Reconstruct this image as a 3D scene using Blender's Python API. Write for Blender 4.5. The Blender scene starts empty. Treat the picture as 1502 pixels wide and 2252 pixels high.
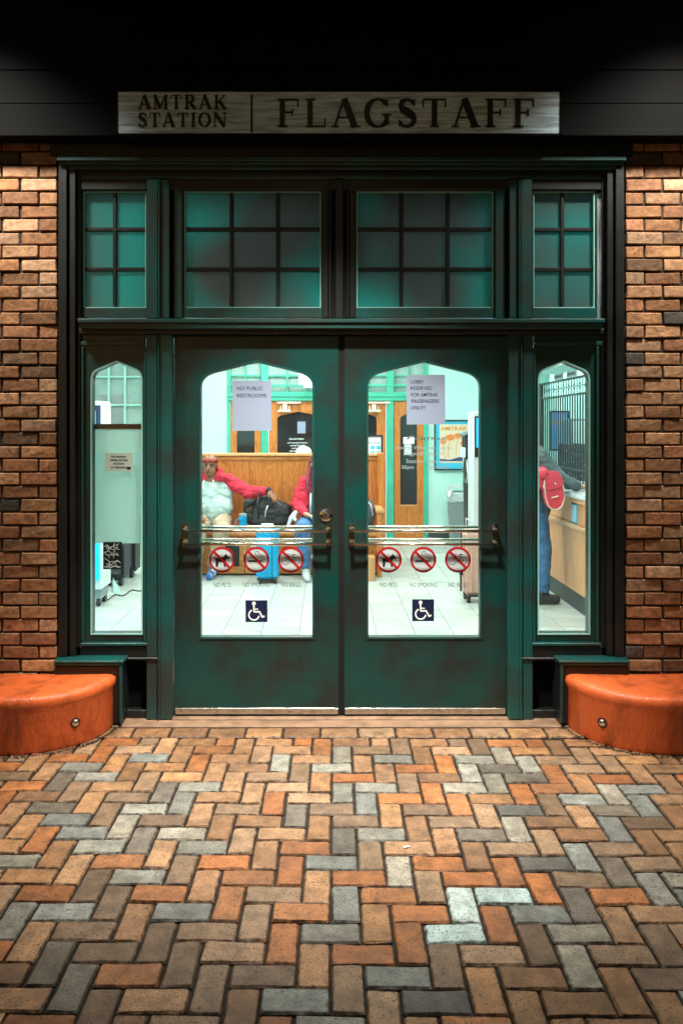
import bpy, bmesh, math, random
from mathutils import Vector, Matrix
rnd = random.Random(7)
S = bpy.context.scene
COL = S.collection
R = math.radians

# ------------------------------------------------------------------ camera, world, sun, exposure
FPX, VX, VY, H = 1694.0, 718.0, 940.0, 1.629      # focal length in photo pixels, vanishing point, eye height
cam = bpy.data.cameras.new('camera'); camo = bpy.data.objects.new('camera', cam); COL.objects.link(camo)
camo.location = (0, 0, H); camo.rotation_euler = (R(90), 0, 0)
cam.sensor_fit = 'HORIZONTAL'; cam.sensor_width = 36; cam.lens = 36*FPX/1502
cam.shift_x = (751-VX)/1502; cam.shift_y = -(1126-VY)/1502
cam.clip_start = .05; cam.clip_end = 500
S.camera = camo
W = bpy.data.worlds.new('World'); S.world = W; W.use_nodes = True
wn = W.node_tree.nodes; wl = W.node_tree.links
sky = wn.new('ShaderNodeTexSky'); sky.sky_type = 'NISHITA'; sky.sun_disc = False
sky.sun_elevation = R(4); sky.sun_rotation = R(200)
wn['Background'].inputs[1].default_value = .022
wl.new(sky.outputs[0], wn['Background'].inputs[0])
sun = bpy.data.lights.new('sun', 'SUN'); sun.energy = .05; sun.angle = R(30); sun.color = (.75, .95, 1)
suno = bpy.data.objects.new('sun', sun); COL.objects.link(suno); suno.rotation_euler = (R(62), 0, R(-14))
S.view_settings.view_transform = 'Standard'; S.view_settings.look = 'None'
S.view_settings.exposure = 0; S.view_settings.gamma = 1
S.render.engine = 'CYCLES'
LAMP_POWER = 430
CEIL_POWER = 30.0

# ------------------------------------------------------------------ helpers
def X(px, Y): return (px-VX)*Y/FPX
def Z(py, Y): return H-(py-VY)*Y/FPX
def P(px, py, Y): return Vector((X(px, Y), Y, Z(py, Y)))

def lin(c):
    c /= 255.0
    return c/12.92 if c <= .04045 else ((c+.055)/1.055)**2.4
def C(r, g, b): return (lin(r), lin(g), lin(b), 1)

class G:
    """geometry collector in world metres"""
    def __init__(s): s.v = []; s.f = []
    def add(s, vs, fs):
        n = len(s.v); s.v += [tuple(v) for v in vs]; s.f += [tuple(i+n for i in f) for f in fs]; return s
    def box(s, x0, x1, y0, y1, z0, z1):
        x0, x1 = sorted((x0, x1)); y0, y1 = sorted((y0, y1)); z0, z1 = sorted((z0, z1))
        v = [(x, y, z) for x in (x0, x1) for y in (y0, y1) for z in (z0, z1)]
        return s.add(v, [(0,1,3,2), (4,6,7,5), (0,4,5,1), (2,3,7,6), (0,2,6,4), (1,5,7,3)])
    def pbox(s, a, b, c, d, Y, dep):
        """box whose front face is seen at pixels a..c, b..d from plane Y, dep deep"""
        return s.box(X(a, Y), X(c, Y), Y, Y+dep, Z(b, Y), Z(d, Y))
    def prism(s, pts, y0, y1):
        """closed outline (x,z) extruded from y0 to y1 (front y0)"""
        n = len(pts)
        ar = sum(pts[i][0]*pts[(i+1)%n][1]-pts[(i+1)%n][0]*pts[i][1] for i in range(n))
        if ar < 0: pts = pts[::-1]
        v = [(x, y0, z) for x, z in pts]+[(x, y1, z) for x, z in pts]
        f = [tuple(range(n)), tuple(range(2*n-1, n-1, -1))]
        f += [(i, i+n, (i+1)%n+n, (i+1)%n) for i in range(n)]
        return s.add(v, f)
    def tube(s, pts, r, n=10, cap=True):
        pts = [Vector(p) for p in pts]; rs = r if isinstance(r, (list, tuple)) else [r]*len(pts)
        rings = []; up = Vector((0, 0, 1))
        for i, p in enumerate(pts):
            t = (pts[min(i+1, len(pts)-1)]-pts[max(i-1, 0)]).normalized()
            a = t.cross(up)
            if a.length < .05: a = t.cross(Vector((0, 1, 0)))
            a.normalize(); b = t.cross(a)
            rings.append([p+(a*math.cos(2*math.pi*k/n)+b*math.sin(2*math.pi*k/n))*rs[i] for k in range(n)])
        v = [q for rg in rings for q in rg]; f = []
        for i in range(len(pts)-1):
            for k in range(n):
                f.append((i*n+k, i*n+(k+1)%n, (i+1)*n+(k+1)%n, (i+1)*n+k))
        if cap: f += [tuple(range(n-1, -1, -1)), tuple(range((len(pts)-1)*n, len(pts)*n))]
        return s.add(v, f)
    def lathe(s, c, prof, n=28, axis='z'):
        v = []; f = []
        for r, h in prof:
            for k in range(n):
                a = 2*math.pi*k/n; x, y = r*math.cos(a), r*math.sin(a)
                p = (x, y, h) if axis == 'z' else ((x, h, y) if axis == 'y' else (h, x, y))
                v.append((c[0]+p[0], c[1]+p[1], c[2]+p[2]))
        m = len(prof)
        for i in range(m-1):
            for k in range(n): f.append((i*n+k, i*n+(k+1)%n, (i+1)*n+(k+1)%n, (i+1)*n+k))
        f += [tuple(range(n-1, -1, -1)), tuple(range((m-1)*n, m*n))]
        return s.add(v, f)
    def plate(s, outer, holes, y0, y1):
        """flat plate (x,z outlines) with holes, thickness y0..y1"""
        bm = bmesh.new(); loops = []
        for lp in [outer]+holes:
            vs = [bm.verts.new((x, y0, z)) for x, z in lp]; loops.append(vs)
            for i in range(len(vs)): bm.edges.new((vs[i], vs[(i+1) % len(vs)]))
        bmesh.ops.triangle_fill(bm, edges=bm.edges[:], use_beauty=True)
        bm.verts.index_update()
        fv = [v.co.copy() for v in bm.verts]; ff = [[v.index for v in f.verts] for f in bm.faces]
        n = len(fv); out = fv+[Vector((v.x, y1, v.z)) for v in fv]; fs = []
        for f in ff:
            a, b, c = [fv[i] for i in f[:3]]
            if (b-a).cross(c-a).y > 0: f = f[::-1]
            fs.append(tuple(f)); fs.append(tuple(i+n for i in f[::-1]))
        for vs in loops:
            ids = [v.index for v in vs]
            for i in range(len(ids)):
                a, b = ids[i], ids[(i+1) % len(ids)]; fs.append((a, b, b+n, a+n))
        bm.free(); return s.add(out, fs)

def origin(o):
    return Vector(o['_o']) if o is not None and '_o' in o.keys() else Vector((0, 0, 0))
ALL = []
def mk(name, g, mat, parent=None, bevel=0, seg=1, smooth=False, at=None):
    """link a collector as ONE mesh object; a top-level one gets its origin at the base of its own box"""
    if parent is not None: o0 = origin(parent)
    else:
        xs, ys, zs = zip(*g.v)
        o0 = Vector(at) if at is not None else Vector(((min(xs)+max(xs))/2, (min(ys)+max(ys))/2, min(zs)))
    me = bpy.data.meshes.new(name)
    me.from_pydata([(v[0]-o0.x, v[1]-o0.y, v[2]-o0.z) for v in g.v], [], g.f); me.update()
    bm = bmesh.new(); bm.from_mesh(me)
    bmesh.ops.recalc_face_normals(bm, faces=bm.faces[:])
    if bevel:
        ed = [e for e in bm.edges if len(e.link_faces) == 2 and e.calc_face_angle() > .6]
        bmesh.ops.bevel(bm, geom=ed, offset=bevel, segments=seg, affect='EDGES', clamp_overlap=True)
    bm.to_mesh(me); bm.free()
    if smooth:
        for p in me.polygons: p.use_smooth = True
    if mat: me.materials.append(mat)
    o = bpy.data.objects.new(name, me); COL.objects.link(o); o['_o'] = tuple(o0); ALL.append(o)
    if parent is not None: o.parent = parent
    else: o.location = o0
    return o
def inst(name, me, parent, loc, rot=(0, 0, 0), sc=(1, 1, 1), color=None):
    o = bpy.data.objects.new(name, me); COL.objects.link(o); o.parent = parent
    o.location = Vector(loc)-origin(parent); o.rotation_euler = rot; o.scale = sc
    if color: o.color = color
    return o
def tag(o, label, cat, group=None):
    o['label'] = label; o['category'] = cat
    if group: o['group'] = group
    return o
def thing(name, loc, label, cat, group=None):
    o = bpy.data.objects.new(name, None); COL.objects.link(o); o.location = loc; o['_o'] = tuple(loc); ALL.append(o)
    o.empty_display_size = .1
    return tag(o, label, cat, group)
def struct(o): o['kind'] = 'structure'; return o
def stuff(o): o['kind'] = 'stuff'; return o

# ------------------------------------------------------------------ materials
def mat(name, col, rough=.6, metal=0, spec=.5, var=0, vscale=8, col2=None, bump=0, bscale=60, stretch=(1, 1, 1),
        coat=0, emit=None, estr=0, detail=4, objcol=False, island=None, sharp=(.35, .65)):
    m = bpy.data.materials.new(name); m.use_nodes = True
    nt = m.node_tree; n = nt.nodes; l = nt.links; b = n['Principled BSDF']
    b.inputs['Base Color'].default_value = col; b.inputs['Roughness'].default_value = rough
    b.inputs['Metallic'].default_value = metal; b.inputs['Specular IOR Level'].default_value = spec
    b.inputs['Coat Weight'].default_value = coat
    tc = n.new('ShaderNodeTexCoord'); mp = n.new('ShaderNodeMapping'); mp.inputs['Scale'].default_value = stretch
    l.new(tc.outputs['Object'], mp.inputs[0])
    if objcol:                                        # random place in the texture for each piece
        oi = n.new('ShaderNodeObjectInfo'); sc = n.new('ShaderNodeMath'); sc.operation = 'MULTIPLY'; sc.inputs[1].default_value = 97
        l.new(oi.outputs['Random'], sc.inputs[0]); cb = n.new('ShaderNodeCombineXYZ')
        for k in range(3): l.new(sc.outputs[0], cb.inputs[k])
        l.new(cb.outputs[0], mp.inputs['Location'])
    src = None
    if objcol: src = oi.outputs['Color']
    if island:
        ge = n.new('ShaderNodeNewGeometry'); cr = n.new('ShaderNodeValToRGB'); cr.color_ramp.interpolation = 'CONSTANT'
        while len(cr.color_ramp.elements) < len(island): cr.color_ramp.elements.new(.5)
        for k, c in enumerate(island): cr.color_ramp.elements[k].position = k/len(island); cr.color_ramp.elements[k].color = c
        l.new(ge.outputs['Random Per Island'], cr.inputs[0]); src = cr.outputs[0]
    if var or col2 is not None:
        nz = n.new('ShaderNodeTexNoise'); nz.inputs['Scale'].default_value = vscale; nz.inputs['Detail'].default_value = detail
        nz.inputs['Roughness'].default_value = .6
        l.new(mp.outputs[0], nz.inputs[0])
        mr = n.new('ShaderNodeMapRange'); mr.inputs[1].default_value = sharp[0]; mr.inputs[2].default_value = sharp[1]
        l.new(nz.outputs[0], mr.inputs[0])
        mx = n.new('ShaderNodeMix'); mx.data_type = 'RGBA'
        if col2 is not None:
            mx.inputs[6].default_value = col; mx.inputs[7].default_value = col2
            l.new(mr.outputs[0], mx.inputs[0])
            if src: l.new(src, mx.inputs[6])
        else:
            mx.blend_type = 'MULTIPLY'; mx.inputs[0].default_value = 1
            rp = n.new('ShaderNodeMapRange'); rp.inputs[3].default_value = 1-var; rp.inputs[4].default_value = 1+var*.55
            l.new(mr.outputs[0], rp.inputs[0])
            cc = n.new('ShaderNodeCombineColor')
            for k in range(3): l.new(rp.outputs[0], cc.inputs[k])
            mx.inputs[6].default_value = col; l.new(cc.outputs[0], mx.inputs[7])
            if src: l.new(src, mx.inputs[6])
        l.new(mx.outputs[2], b.inputs['Base Color'])
        rr = n.new('ShaderNodeMapRange'); rr.inputs[3].default_value = max(.03, rough-.12); rr.inputs[4].default_value = min(1, rough+.12)
        l.new(nz.outputs[0], rr.inputs[0]); l.new(rr.outputs[0], b.inputs['Roughness'])
    elif src: l.new(src, b.inputs['Base Color'])
    if bump:
        n2 = n.new('ShaderNodeTexNoise'); n2.inputs['Scale'].default_value = bscale; n2.inputs['Detail'].default_value = 5
        l.new(mp.outputs[0], n2.inputs[0]); bp = n.new('ShaderNodeBump'); bp.inputs['Strength'].default_value = bump
        bp.inputs['Distance'].default_value = .004
        l.new(n2.outputs[0], bp.inputs['Height']); l.new(bp.outputs[0], b.inputs['Normal'])
    if emit is not None:
        b.inputs['Emission Color'].default_value = emit; b.inputs['Emission Strength'].default_value = estr
    return m

def glass_mat(name, tint, refl=.5, milk=0, milkcol=(.8, .9, .9, 1)):
    m = bpy.data.materials.new(name); m.use_nodes = True; nt = m.node_tree; n = nt.nodes; l = nt.links
    n.remove(n['Principled BSDF']); out = n['Material Output']
    tr = n.new('ShaderNodeBsdfTransparent'); tr.inputs[0].default_value = tint
    gl = n.new('ShaderNodeBsdfGlossy'); gl.inputs['Roughness'].default_value = .02
    lw = n.new('ShaderNodeFresnel'); lw.inputs[0].default_value = 1.45
    mu = n.new('ShaderNodeMath'); mu.operation = 'MULTIPLY'; mu.inputs[1].default_value = refl
    l.new(lw.outputs[0], mu.inputs[0])
    mx = n.new('ShaderNodeMixShader'); l.new(mu.outputs[0], mx.inputs[0]); l.new(tr.outputs[0], mx.inputs[1]); l.new(gl.outputs[0], mx.inputs[2])
    if milk:
        df = n.new('ShaderNodeBsdfDiffuse'); df.inputs[0].default_value = milkcol
        tl = n.new('ShaderNodeBsdfTranslucent'); tl.inputs[0].default_value = milkcol
        a = n.new('ShaderNodeMixShader'); a.inputs[0].default_value = .5; l.new(df.outputs[0], a.inputs[1]); l.new(tl.outputs[0], a.inputs[2])
        m2 = n.new('ShaderNodeMixShader'); m2.inputs[0].default_value = milk
        l.new(mx.outputs[0], m2.inputs[1]); l.new(a.outputs[0], m2.inputs[2]); l.new(m2.outputs[0], out.inputs[0])
    else: l.new(mx.outputs[0], out.inputs[0])
    return m

def obscure_glass(name, p0=.44, p1=.66):
    """dusty obscured glass of the transom lights: lets a little lobby light through, its teal noise paints the glow"""
    m = bpy.data.materials.new(name); m.use_nodes = True; nt = m.node_tree; n = nt.nodes; l = nt.links
    n.remove(n['Principled BSDF']); out = n['Material Output']
    tc = n.new('ShaderNodeTexCoord'); nz = n.new('ShaderNodeTexNoise'); nz.inputs['Scale'].default_value = 1.5; nz.inputs['Detail'].default_value = 1
    l.new(tc.outputs['Object'], nz.inputs[0])
    cr = n.new('ShaderNodeValToRGB'); e = cr.color_ramp.elements
    e[0].position = p0; e[0].color = (.13, .165, .17, 1); e[1].position = p1; e[1].color = (.016, .38, .36, 1)
    l.new(nz.outputs[0], cr.inputs[0])
    tl = n.new('ShaderNodeBsdfTranslucent'); l.new(cr.outputs[0], tl.inputs[0])
    df = n.new('ShaderNodeBsdfDiffuse'); l.new(cr.outputs[0], df.inputs[0])
    gl = n.new('ShaderNodeBsdfGlossy'); gl.inputs['Roughness'].default_value = .12; gl.inputs[0].default_value = (.8, .9, .9, 1)
    a = n.new('ShaderNodeMixShader'); a.inputs[0].default_value = .45; l.new(tl.outputs[0], a.inputs[1]); l.new(df.outputs[0], a.inputs[2])
    b = n.new('ShaderNodeMixShader'); b.inputs[0].default_value = .06; l.new(a.outputs[0], b.inputs[1]); l.new(gl.outputs[0], b.inputs[2])
    bp = n.new('ShaderNodeBump'); bp.inputs['Strength'].default_value = .3; n3 = n.new('ShaderNodeTexNoise'); n3.inputs['Scale'].default_value = 90
    l.new(tc.outputs['Object'], n3.inputs[0]); l.new(n3.outputs[0], bp.inputs['Height'])
    l.new(bp.outputs[0], gl.inputs['Normal'])
    l.new(b.outputs[0], out.inputs[0]); return m

def wood_mat(name, c1, c2, axis='z', rough=.35, s=1.0):
    m = bpy.data.materials.new(name); m.use_nodes = True; nt = m.node_tree; n = nt.nodes; l = nt.links; b = n['Principled BSDF']
    tc = n.new('ShaderNodeTexCoord'); mp = n.new('ShaderNodeMapping')
    st = {'z': (9, 9, .9), 'x': (.9, 9, 9), 'y': (9, .9, 9)}[axis]
    mp.inputs['Scale'].default_value = tuple(k*s for k in st)
    oi = n.new('ShaderNodeObjectInfo'); sc = n.new('ShaderNodeMath'); sc.operation = 'MULTIPLY'; sc.inputs[1].default_value = 41
    l.new(oi.outputs['Random'], sc.inputs[0]); cb = n.new('ShaderNodeCombineXYZ')
    for k in range(3): l.new(sc.outputs[0], cb.inputs[k])
    l.new(cb.outputs[0], mp.inputs['Location'])
    l.new(tc.outputs['Object'], mp.inputs[0])
    nz = n.new('ShaderNodeTexNoise'); nz.inputs['Scale'].default_value = 1.6; nz.inputs['Detail'].default_value = 8; nz.inputs['Distortion'].default_value = 1.3
    l.new(mp.outputs[0], nz.inputs[0])
    wv = n.new('ShaderNodeMath'); wv.operation = 'MULTIPLY'; wv.inputs[1].default_value = 16; l.new(nz.outputs[0], wv.inputs[0])
    fr = n.new('ShaderNodeMath'); fr.operation = 'PINGPONG'; fr.inputs[1].default_value = 1; l.new(wv.outputs[0], fr.inputs[0])
    mx = n.new('ShaderNodeMix'); mx.data_type = 'RGBA'; mx.inputs[6].default_value = c1; mx.inputs[7].default_value = c2
    l.new(fr.outputs[0], mx.inputs[0]); l.new(mx.outputs[2], b.inputs['Base Color'])
    b.inputs['Roughness'].default_value = rough
    return m

M = {}
M['green'] = mat('green_paint', (.002, .052, .047, 1), .34, col2=(.014, .022, .020, 1), vscale=2.2, bump=.12, bscale=140, detail=4, sharp=(.42, .58))
M['green2'] = mat('green_trim_paint', (.005, .085, .078, 1), .36, col2=(.022, .036, .034, 1), vscale=2.6, bump=.12, bscale=120, detail=3, sharp=(.40, .66))
M['dark'] = mat('dark_trim_paint', (.008, .012, .013, 1), .42, var=.4, vscale=3, bump=.15)
M['black'] = mat('black_fascia_paint', (.0022, .0026, .003, 1), .85, spec=.12, var=.5, vscale=2.0, bump=.2, bscale=30)
M['void'] = mat('gap_shade', (.002, .002, .002, 1), .9)  # near-black fill that paints the shade inside gaps and grooves
M['chrome'] = mat('polished_brass_steel', (.82, .76, .64, 1), .16, metal=1)
M['steel'] = mat('satin_steel', (.55, .55, .52, 1), .3, metal=1, var=.2, vscale=30)
def paver_mat():
    m = mat('clay_paver', (.3, .2, .1, 1), .58, spec=.4, var=.5, vscale=19, objcol=True, bump=1.0, bscale=75, detail=9, sharp=(.28, .72))
    nt = m.node_tree; n = nt.nodes; l = nt.links; b = n['Principled BSDF']
    src = b.inputs['Base Color'].links[0].from_socket
    tc = n.new('ShaderNodeTexCoord'); sp_ = n.new('ShaderNodeSeparateXYZ'); l.new(tc.outputs['Object'], sp_.inputs[0])
    def mth(op, a, bb=None, v=None):
        q = n.new('ShaderNodeMath'); q.operation = op; l.new(a, q.inputs[0])
        if bb is not None: l.new(bb, q.inputs[1])
        elif v is not None: q.inputs[1].default_value = v
        return q.outputs[0]
    ax = mth('SUBTRACT', mth('ABSOLUTE', sp_.outputs[0]), v=.0965); ay = mth('SUBTRACT', mth('ABSOLUTE', sp_.outputs[1]), v=.0478)
    edge = mth('MAXIMUM', ax, ay)                                  # 0 at the rim, negative inside
    geo = n.new('ShaderNodeNewGeometry')
    nz = n.new('ShaderNodeTexNoise'); nz.inputs['Scale'].default_value = 38; nz.inputs['Detail'].default_value = 6; l.new(geo.outputs['Position'], nz.inputs[0])
    e2 = mth('ADD', edge, mth('MULTIPLY', mth('SUBTRACT', nz.outputs[0], v=.5), v=.034))
    mr = n.new('ShaderNodeMapRange'); mr.inputs[1].default_value = -.009; mr.inputs[2].default_value = .001; mr.inputs[3].default_value = 0; mr.inputs[4].default_value = .9; l.new(e2, mr.inputs[0])
    n2 = n.new('ShaderNodeTexNoise'); n2.inputs['Scale'].default_value = 130; n2.inputs['Detail'].default_value = 3; l.new(geo.outputs['Position'], n2.inputs[0])
    pit = n.new('ShaderNodeMapRange'); pit.inputs[1].default_value = .56; pit.inputs[2].default_value = .66; pit.inputs[4].default_value = .75; l.new(n2.outputs[0], pit.inputs[0])
    n3 = n.new('ShaderNodeTexNoise'); n3.inputs['Scale'].default_value = 3.2; n3.inputs['Detail'].default_value = 8; n3.inputs['Roughness'].default_value = .65; l.new(geo.outputs['Position'], n3.inputs[0])
    st = n.new('ShaderNodeMapRange'); st.inputs[1].default_value = .50; st.inputs[2].default_value = .70; st.inputs[4].default_value = .5; l.new(n3.outputs[0], st.inputs[0])
    d_ = mth('MAXIMUM', mr.outputs[0], mth('MAXIMUM', pit.outputs[0], st.outputs[0]))
    mx = n.new('ShaderNodeMix'); mx.data_type = 'RGBA'; l.new(d_, mx.inputs[0]); l.new(src, mx.inputs[6]); mx.inputs[7].default_value = (.035, .022, .013, 1)
    l.new(mx.outputs[2], b.inputs['Base Color']); return m
M['paver'] = paver_mat()
M['glass'] = glass_mat('clear_glass', (.98, 1, .99, 1), .5, milk=.003)
M['oglass'] = obscure_glass('obscured_transom_glass', .36, .6)  # more teal, painting the stronger glow of the side transoms
M['dimglass'] = obscure_glass('dim_transom_glass', .46, .66)  # greyer copy, painting the dimmer look of the centre transoms
M['film'] = glass_mat('white_film', (1, 1, 1, 1), .3, milk=.97, milkcol=(.62, .82, .78, 1))
def PC(r, g, b): return C(r, g, b)
PAL = {'tan': [(166,130,96),(158,118,80),(156,128,100),(172,132,92),(150,114,82)],
       'org': [(166,108,64),(160,102,58),(168,114,72)],
       'gry': [(142,142,132),(132,137,131),(150,146,132)],
       'dgr': [(112,106,96),(118,110,96),(104,104,98)],
       'brn': [(132,110,88),(140,116,92),(122,100,78)],
       'wht': [(188,214,212),(192,212,208)]}
M['crumb'] = mat('dirt_crumb', (.03, .022, .016, 1), .95)
M['paver_far'] = mat('clay_paver_far', (.3, .2, .1, 1), .56, var=.35, vscale=20, bump=.6, island=[C(*c) for k in ('tan', 'org', 'gry', 'tan', 'brn') for c in PAL[k][:3]])
M['sand'] = mat('joint_sand', (.018, .014, .011, 1), .95, var=.4, vscale=60, bump=.6)
M['concrete'] = mat('concrete_strip', C(150, 122, 98), .6, var=.35, vscale=9, bump=.4)
M['wbrick'] = mat('clay_wall_brick', (.3, .15, .08, 1), .75, var=.4, vscale=26, objcol=True, bump=1.2, bscale=45, detail=9)
M['mortar'] = mat('dark_mortar', (.045, .036, .030, 1), .95, var=.4, vscale=40, bump=.5)
M['orange'] = mat('orange_painted_concrete', C(222, 106, 52), .40, col2=C(150, 68, 32), vscale=9, bump=1.0, bscale=90, coat=.06, sharp=(.48, .72), stretch=(1, 1, .35), detail=8)
M['sign'] = mat('sign_white_paint', (.50, .68, .80, 1), .85, spec=.1, var=.6, vscale=4.5, stretch=(1, 1, 13), bump=.5, bscale=20, sharp=(.3, .6))
M['ink'] = mat('black_letter', (.006, .006, .006, 1), .55)
M['paper'] = mat('printer_paper', (.30, .385, .53, 1), .8, var=.05, vscale=4)
M['notice'] = mat('notice_paper', (.50, .62, .53, 1), .7)
M['red'] = mat('sticker_red', (.42, .006, .012, 1), .4)
M['stgrey'] = mat('sticker_grey', (.48, .56, .58, 1), .5)
M['navy'] = mat('sticker_navy', (.006, .014, .06, 1), .4)
M['white'] = mat('white_print', (.85, .93, .95, 1), .5)
M['greytext'] = mat('grey_vinyl_letter', (.13, .14, .14, 1), .5)
M['vinyl'] = mat('pale_vinyl_letter', (.30, .38, .38, 1), .5)
# lobby
M['mint'] = mat('mint_wall_paint', (.50, .82, .77, 1), .7, var=.05, vscale=2)
M['ceil'] = mat('ceiling_white', (.75, .82, .76, 1), .8)
M['tile'] = mat('floor_tile', (.50, .56, .52, 1), .32, var=.16, vscale=5, objcol=True, bump=.1, bscale=12, stretch=(.6, 3, 1))
M['tile_far'] = mat('floor_tile_far', (.52, .60, .56, 1), .35, var=.14, vscale=4)
M['grout'] = mat('grout', (.22, .25, .23, 1), .9)
M['lgreen'] = mat('lobby_green_trim', (.05, .46, .32, 1), .4, var=.12, vscale=3)
M['oak'] = wood_mat('orange_oak', (.66, .24, .05, 1), (.42, .125, .022, 1), 'z')
M['oakx'] = wood_mat('orange_oak_rail', (.70, .28, .07, 1), (.46, .15, .035, 1), 'x')
M['oakl'] = wood_mat('pale_oak_rail', (.72, .42, .2, 1), (.6, .3, .12, 1), 'x')
M['ply'] = wood_mat('pale_counter_wood', (.66, .34, .16, 1), (.54, .26, .11, 1), 'z', s=.5)
M['dglass'] = mat('dark_night_glass', (.012, .020, .026, 1), .08, spec=.6)
M['tglass'] = mat('far_transom_glass', (.30, .44, .42, 1), .1, spec=.5, var=.2, vscale=3)
M['muntin'] = mat('pale_muntin_paint', (.30, .62, .56, 1), .45)
M['bead_glint'] = mat('bead_glint_paint', (.30, .66, .60, 1), .3)  # pale colour paints the bright highlight lines along the pane edges
M['dbase'] = mat('dark_baseboard', (.045, .06, .06, 1), .5)
M['iron'] = mat('dark_iron', (.008, .016, .022, 1), .4)
M['counter'] = mat('pale_counter_top', (.5, .62, .62, 1), .25)
M['blueglow'] = mat('lit_blue_panel', (.0, .25, .5, 1), .4, emit=(.0, .52, 1, 1), estr=1.3)
M['screen'] = mat('lit_screen', (.02, .05, .1, 1), .3, emit=(.10, .30, .62, 1), estr=1.2)
M['wplastic'] = mat('white_plastic', (.62, .72, .74, 1), .4)
M['gplastic'] = mat('grey_plastic', (.24, .30, .32, 1), .5, var=.1)
M['bagfilm'] = mat('bin_liner', (.6, .68, .72, 1), .35, var=.2, vscale=20, bump=.8, bscale=25)
M['bplastic'] = mat('black_plastic', (.012, .013, .016, 1), .4)
M['bfabric'] = mat('black_fabric', (.018, .019, .022, 1), .7, var=.4, vscale=14, bump=.6, bscale=30)
M['gfabric'] = mat('charcoal_fabric', (.06, .062, .08, 1), .8, col2=(.2, .2, .22, 1), vscale=24, sharp=(.55, .62), bump=.5)
M['cyan'] = mat('cyan_luggage', (.0, .36, .68, 1), .35, var=.15, vscale=9)
M['pink'] = mat('pink_luggage', (.62, .37, .30, 1), .35, var=.08)
M['skin1'] = mat('brown_skin', (.27, .115, .06, 1), .5, var=.18, vscale=22)
M['skin2'] = mat('light_skin', (.56, .31, .22, 1), .5, var=.12, vscale=22)
M['hgrey'] = mat('pale_grey_fleece', (.44, .58, .56, 1), .85, var=.28, vscale=7, bump=.6, bscale=12)
M['hred'] = mat('red_fleece', (.62, .018, .05, 1), .8, var=.3, vscale=9, bump=.8, bscale=14)
M['khaki'] = mat('khaki_cloth', (.44, .35, .24, 1), .85, var=.25, vscale=8, bump=.7, bscale=12)
M['denim'] = mat('blue_denim', (.06, .17, .36, 1), .85, var=.3, vscale=10, bump=.5)
M['navyc'] = mat('navy_shirt', (.05, .085, .22, 1), .85, var=.25, vscale=9, bump=.5)
M['hair'] = mat('red_dyed_hair', (.30, .02, .06, 1), .5, col2=(.10, .012, .03, 1), vscale=30, stretch=(3, 3, .4))
M['dhair'] = mat('dark_hair', (.012, .01, .009, 1), .6)
M['jacket'] = mat('grey_jacket', (.10, .13, .14, 1), .8, var=.3, vscale=8, bump=.5)
M['redbag'] = mat('coral_red_leather', (.72, .05, .09, 1), .45, var=.15, vscale=6)
M['cream'] = mat('cream_piping', (.75, .66, .55, 1), .6)
M['tancap'] = mat('tan_cap', (.40, .26, .16, 1), .75)
M['band'] = mat('red_patterned_band', (.5, .03, .01, 1), .7, col2=(.03, .01, .01, 1), vscale=60, sharp=(.45, .55))
M['shoeb'] = mat('blue_shoe', (.03, .13, .42, 1), .6, col2=(.5, .6, .65, 1), vscale=22, sharp=(.5, .55))
M['shoew'] = mat('white_shoe', (.6, .65, .66, 1), .6)
M['boot'] = mat('dark_boot', (.03, .035, .04, 1), .5, var=.3)
M['sky_b'] = mat('poster_blue', (.05, .50, .75, 1), .5)
M['p_cream'] = mat('poster_cream', (.72, .62, .45, 1), .5)
M['p_orange'] = mat('poster_orange', (.80, .24, .04, 1), .5)
M['lampglass'] = mat('ceiling_panel_light', (.9, .9, .9, 1), .5, emit=(1, .98, .93, 1), estr=CEIL_POWER)
M['led'] = mat('downlight_lens', (.9, .9, .9, 1), .5, emit=(1, .82, .62, 1), estr=20)

F = 4.31          # plane of the door faces
GP = 4.332        # glass plane (front)

# ------------------------------------------------------------------ pavement: herringbone clay pavers
TH = R(-.55)      # the paving is turned a little against the doorway
def to_grid(x, y):
    y -= 2.836; c, s = math.cos(-TH), math.sin(-TH)
    return (x*c-y*s+.083)/.1, (x*s+y*c)/.1
def from_grid(u, v):
    x = u*.1-.083; y = v*.1; c, s = math.cos(TH), math.sin(TH)
    return x*c-y*s, x*s+y*c+2.836
VPH = None
def cell_of(px, py):
    Y = FPX*H/(py-VY); u, v = to_grid(X(px, Y), Y); return math.floor(u), math.floor(v)
i0, j0 = cell_of(1016, 2012)           # lower half of the pale upright paver
VPH = (i0+j0) % 4
def brick_of(i, j):
    s = (i+j-VPH) % 4
    if s == 0: return (i, j, 'v')
    if s == 1: return (i, j-1, 'v')
    if s == 2: return (i, j, 'h')
    return (i-1, j, 'h')
SPEC = {}
def spec(kind, pts):
    for p in pts: SPEC[brick_of(*cell_of(*p))] = kind
spec('gry', [(316,1667),(200,1710),(153,1688),(430,1731),(390,1766),(306,1780),(133,1805),(176,1833),(393,1835),(213,1863),(440,1863),
  (606,1680),(743,1660),(856,1667),(796,1770),(833,1836),(833,1733),(720,1690),(1033,1671),(1023,1693),(1156,1680),(1016,1733),(1130,1823),
  (1343,1746),(1346,1823),(1379,1733),(300,1928),(400,2005),(150,2005),(726,1900),(756,1991),(723,2055),(873,2138),(1183,2011),(1280,1905),
  (1266,2055),(1260,2101),(876,1918),(1266,1760),(60,1900),(30,2060),(600,2210)])
spec('dgr', [(133,1733),(353,1743),(120,1776),(306,1846),(643,1793),(750,1833),(1086,1688),(1146,1713),(1133,1781),(1343,1781),(123,2088),
  (1196,1905),(1263,2008),(1366,1935),(1056,1835),(180,2200),(900,2215)])
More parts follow.
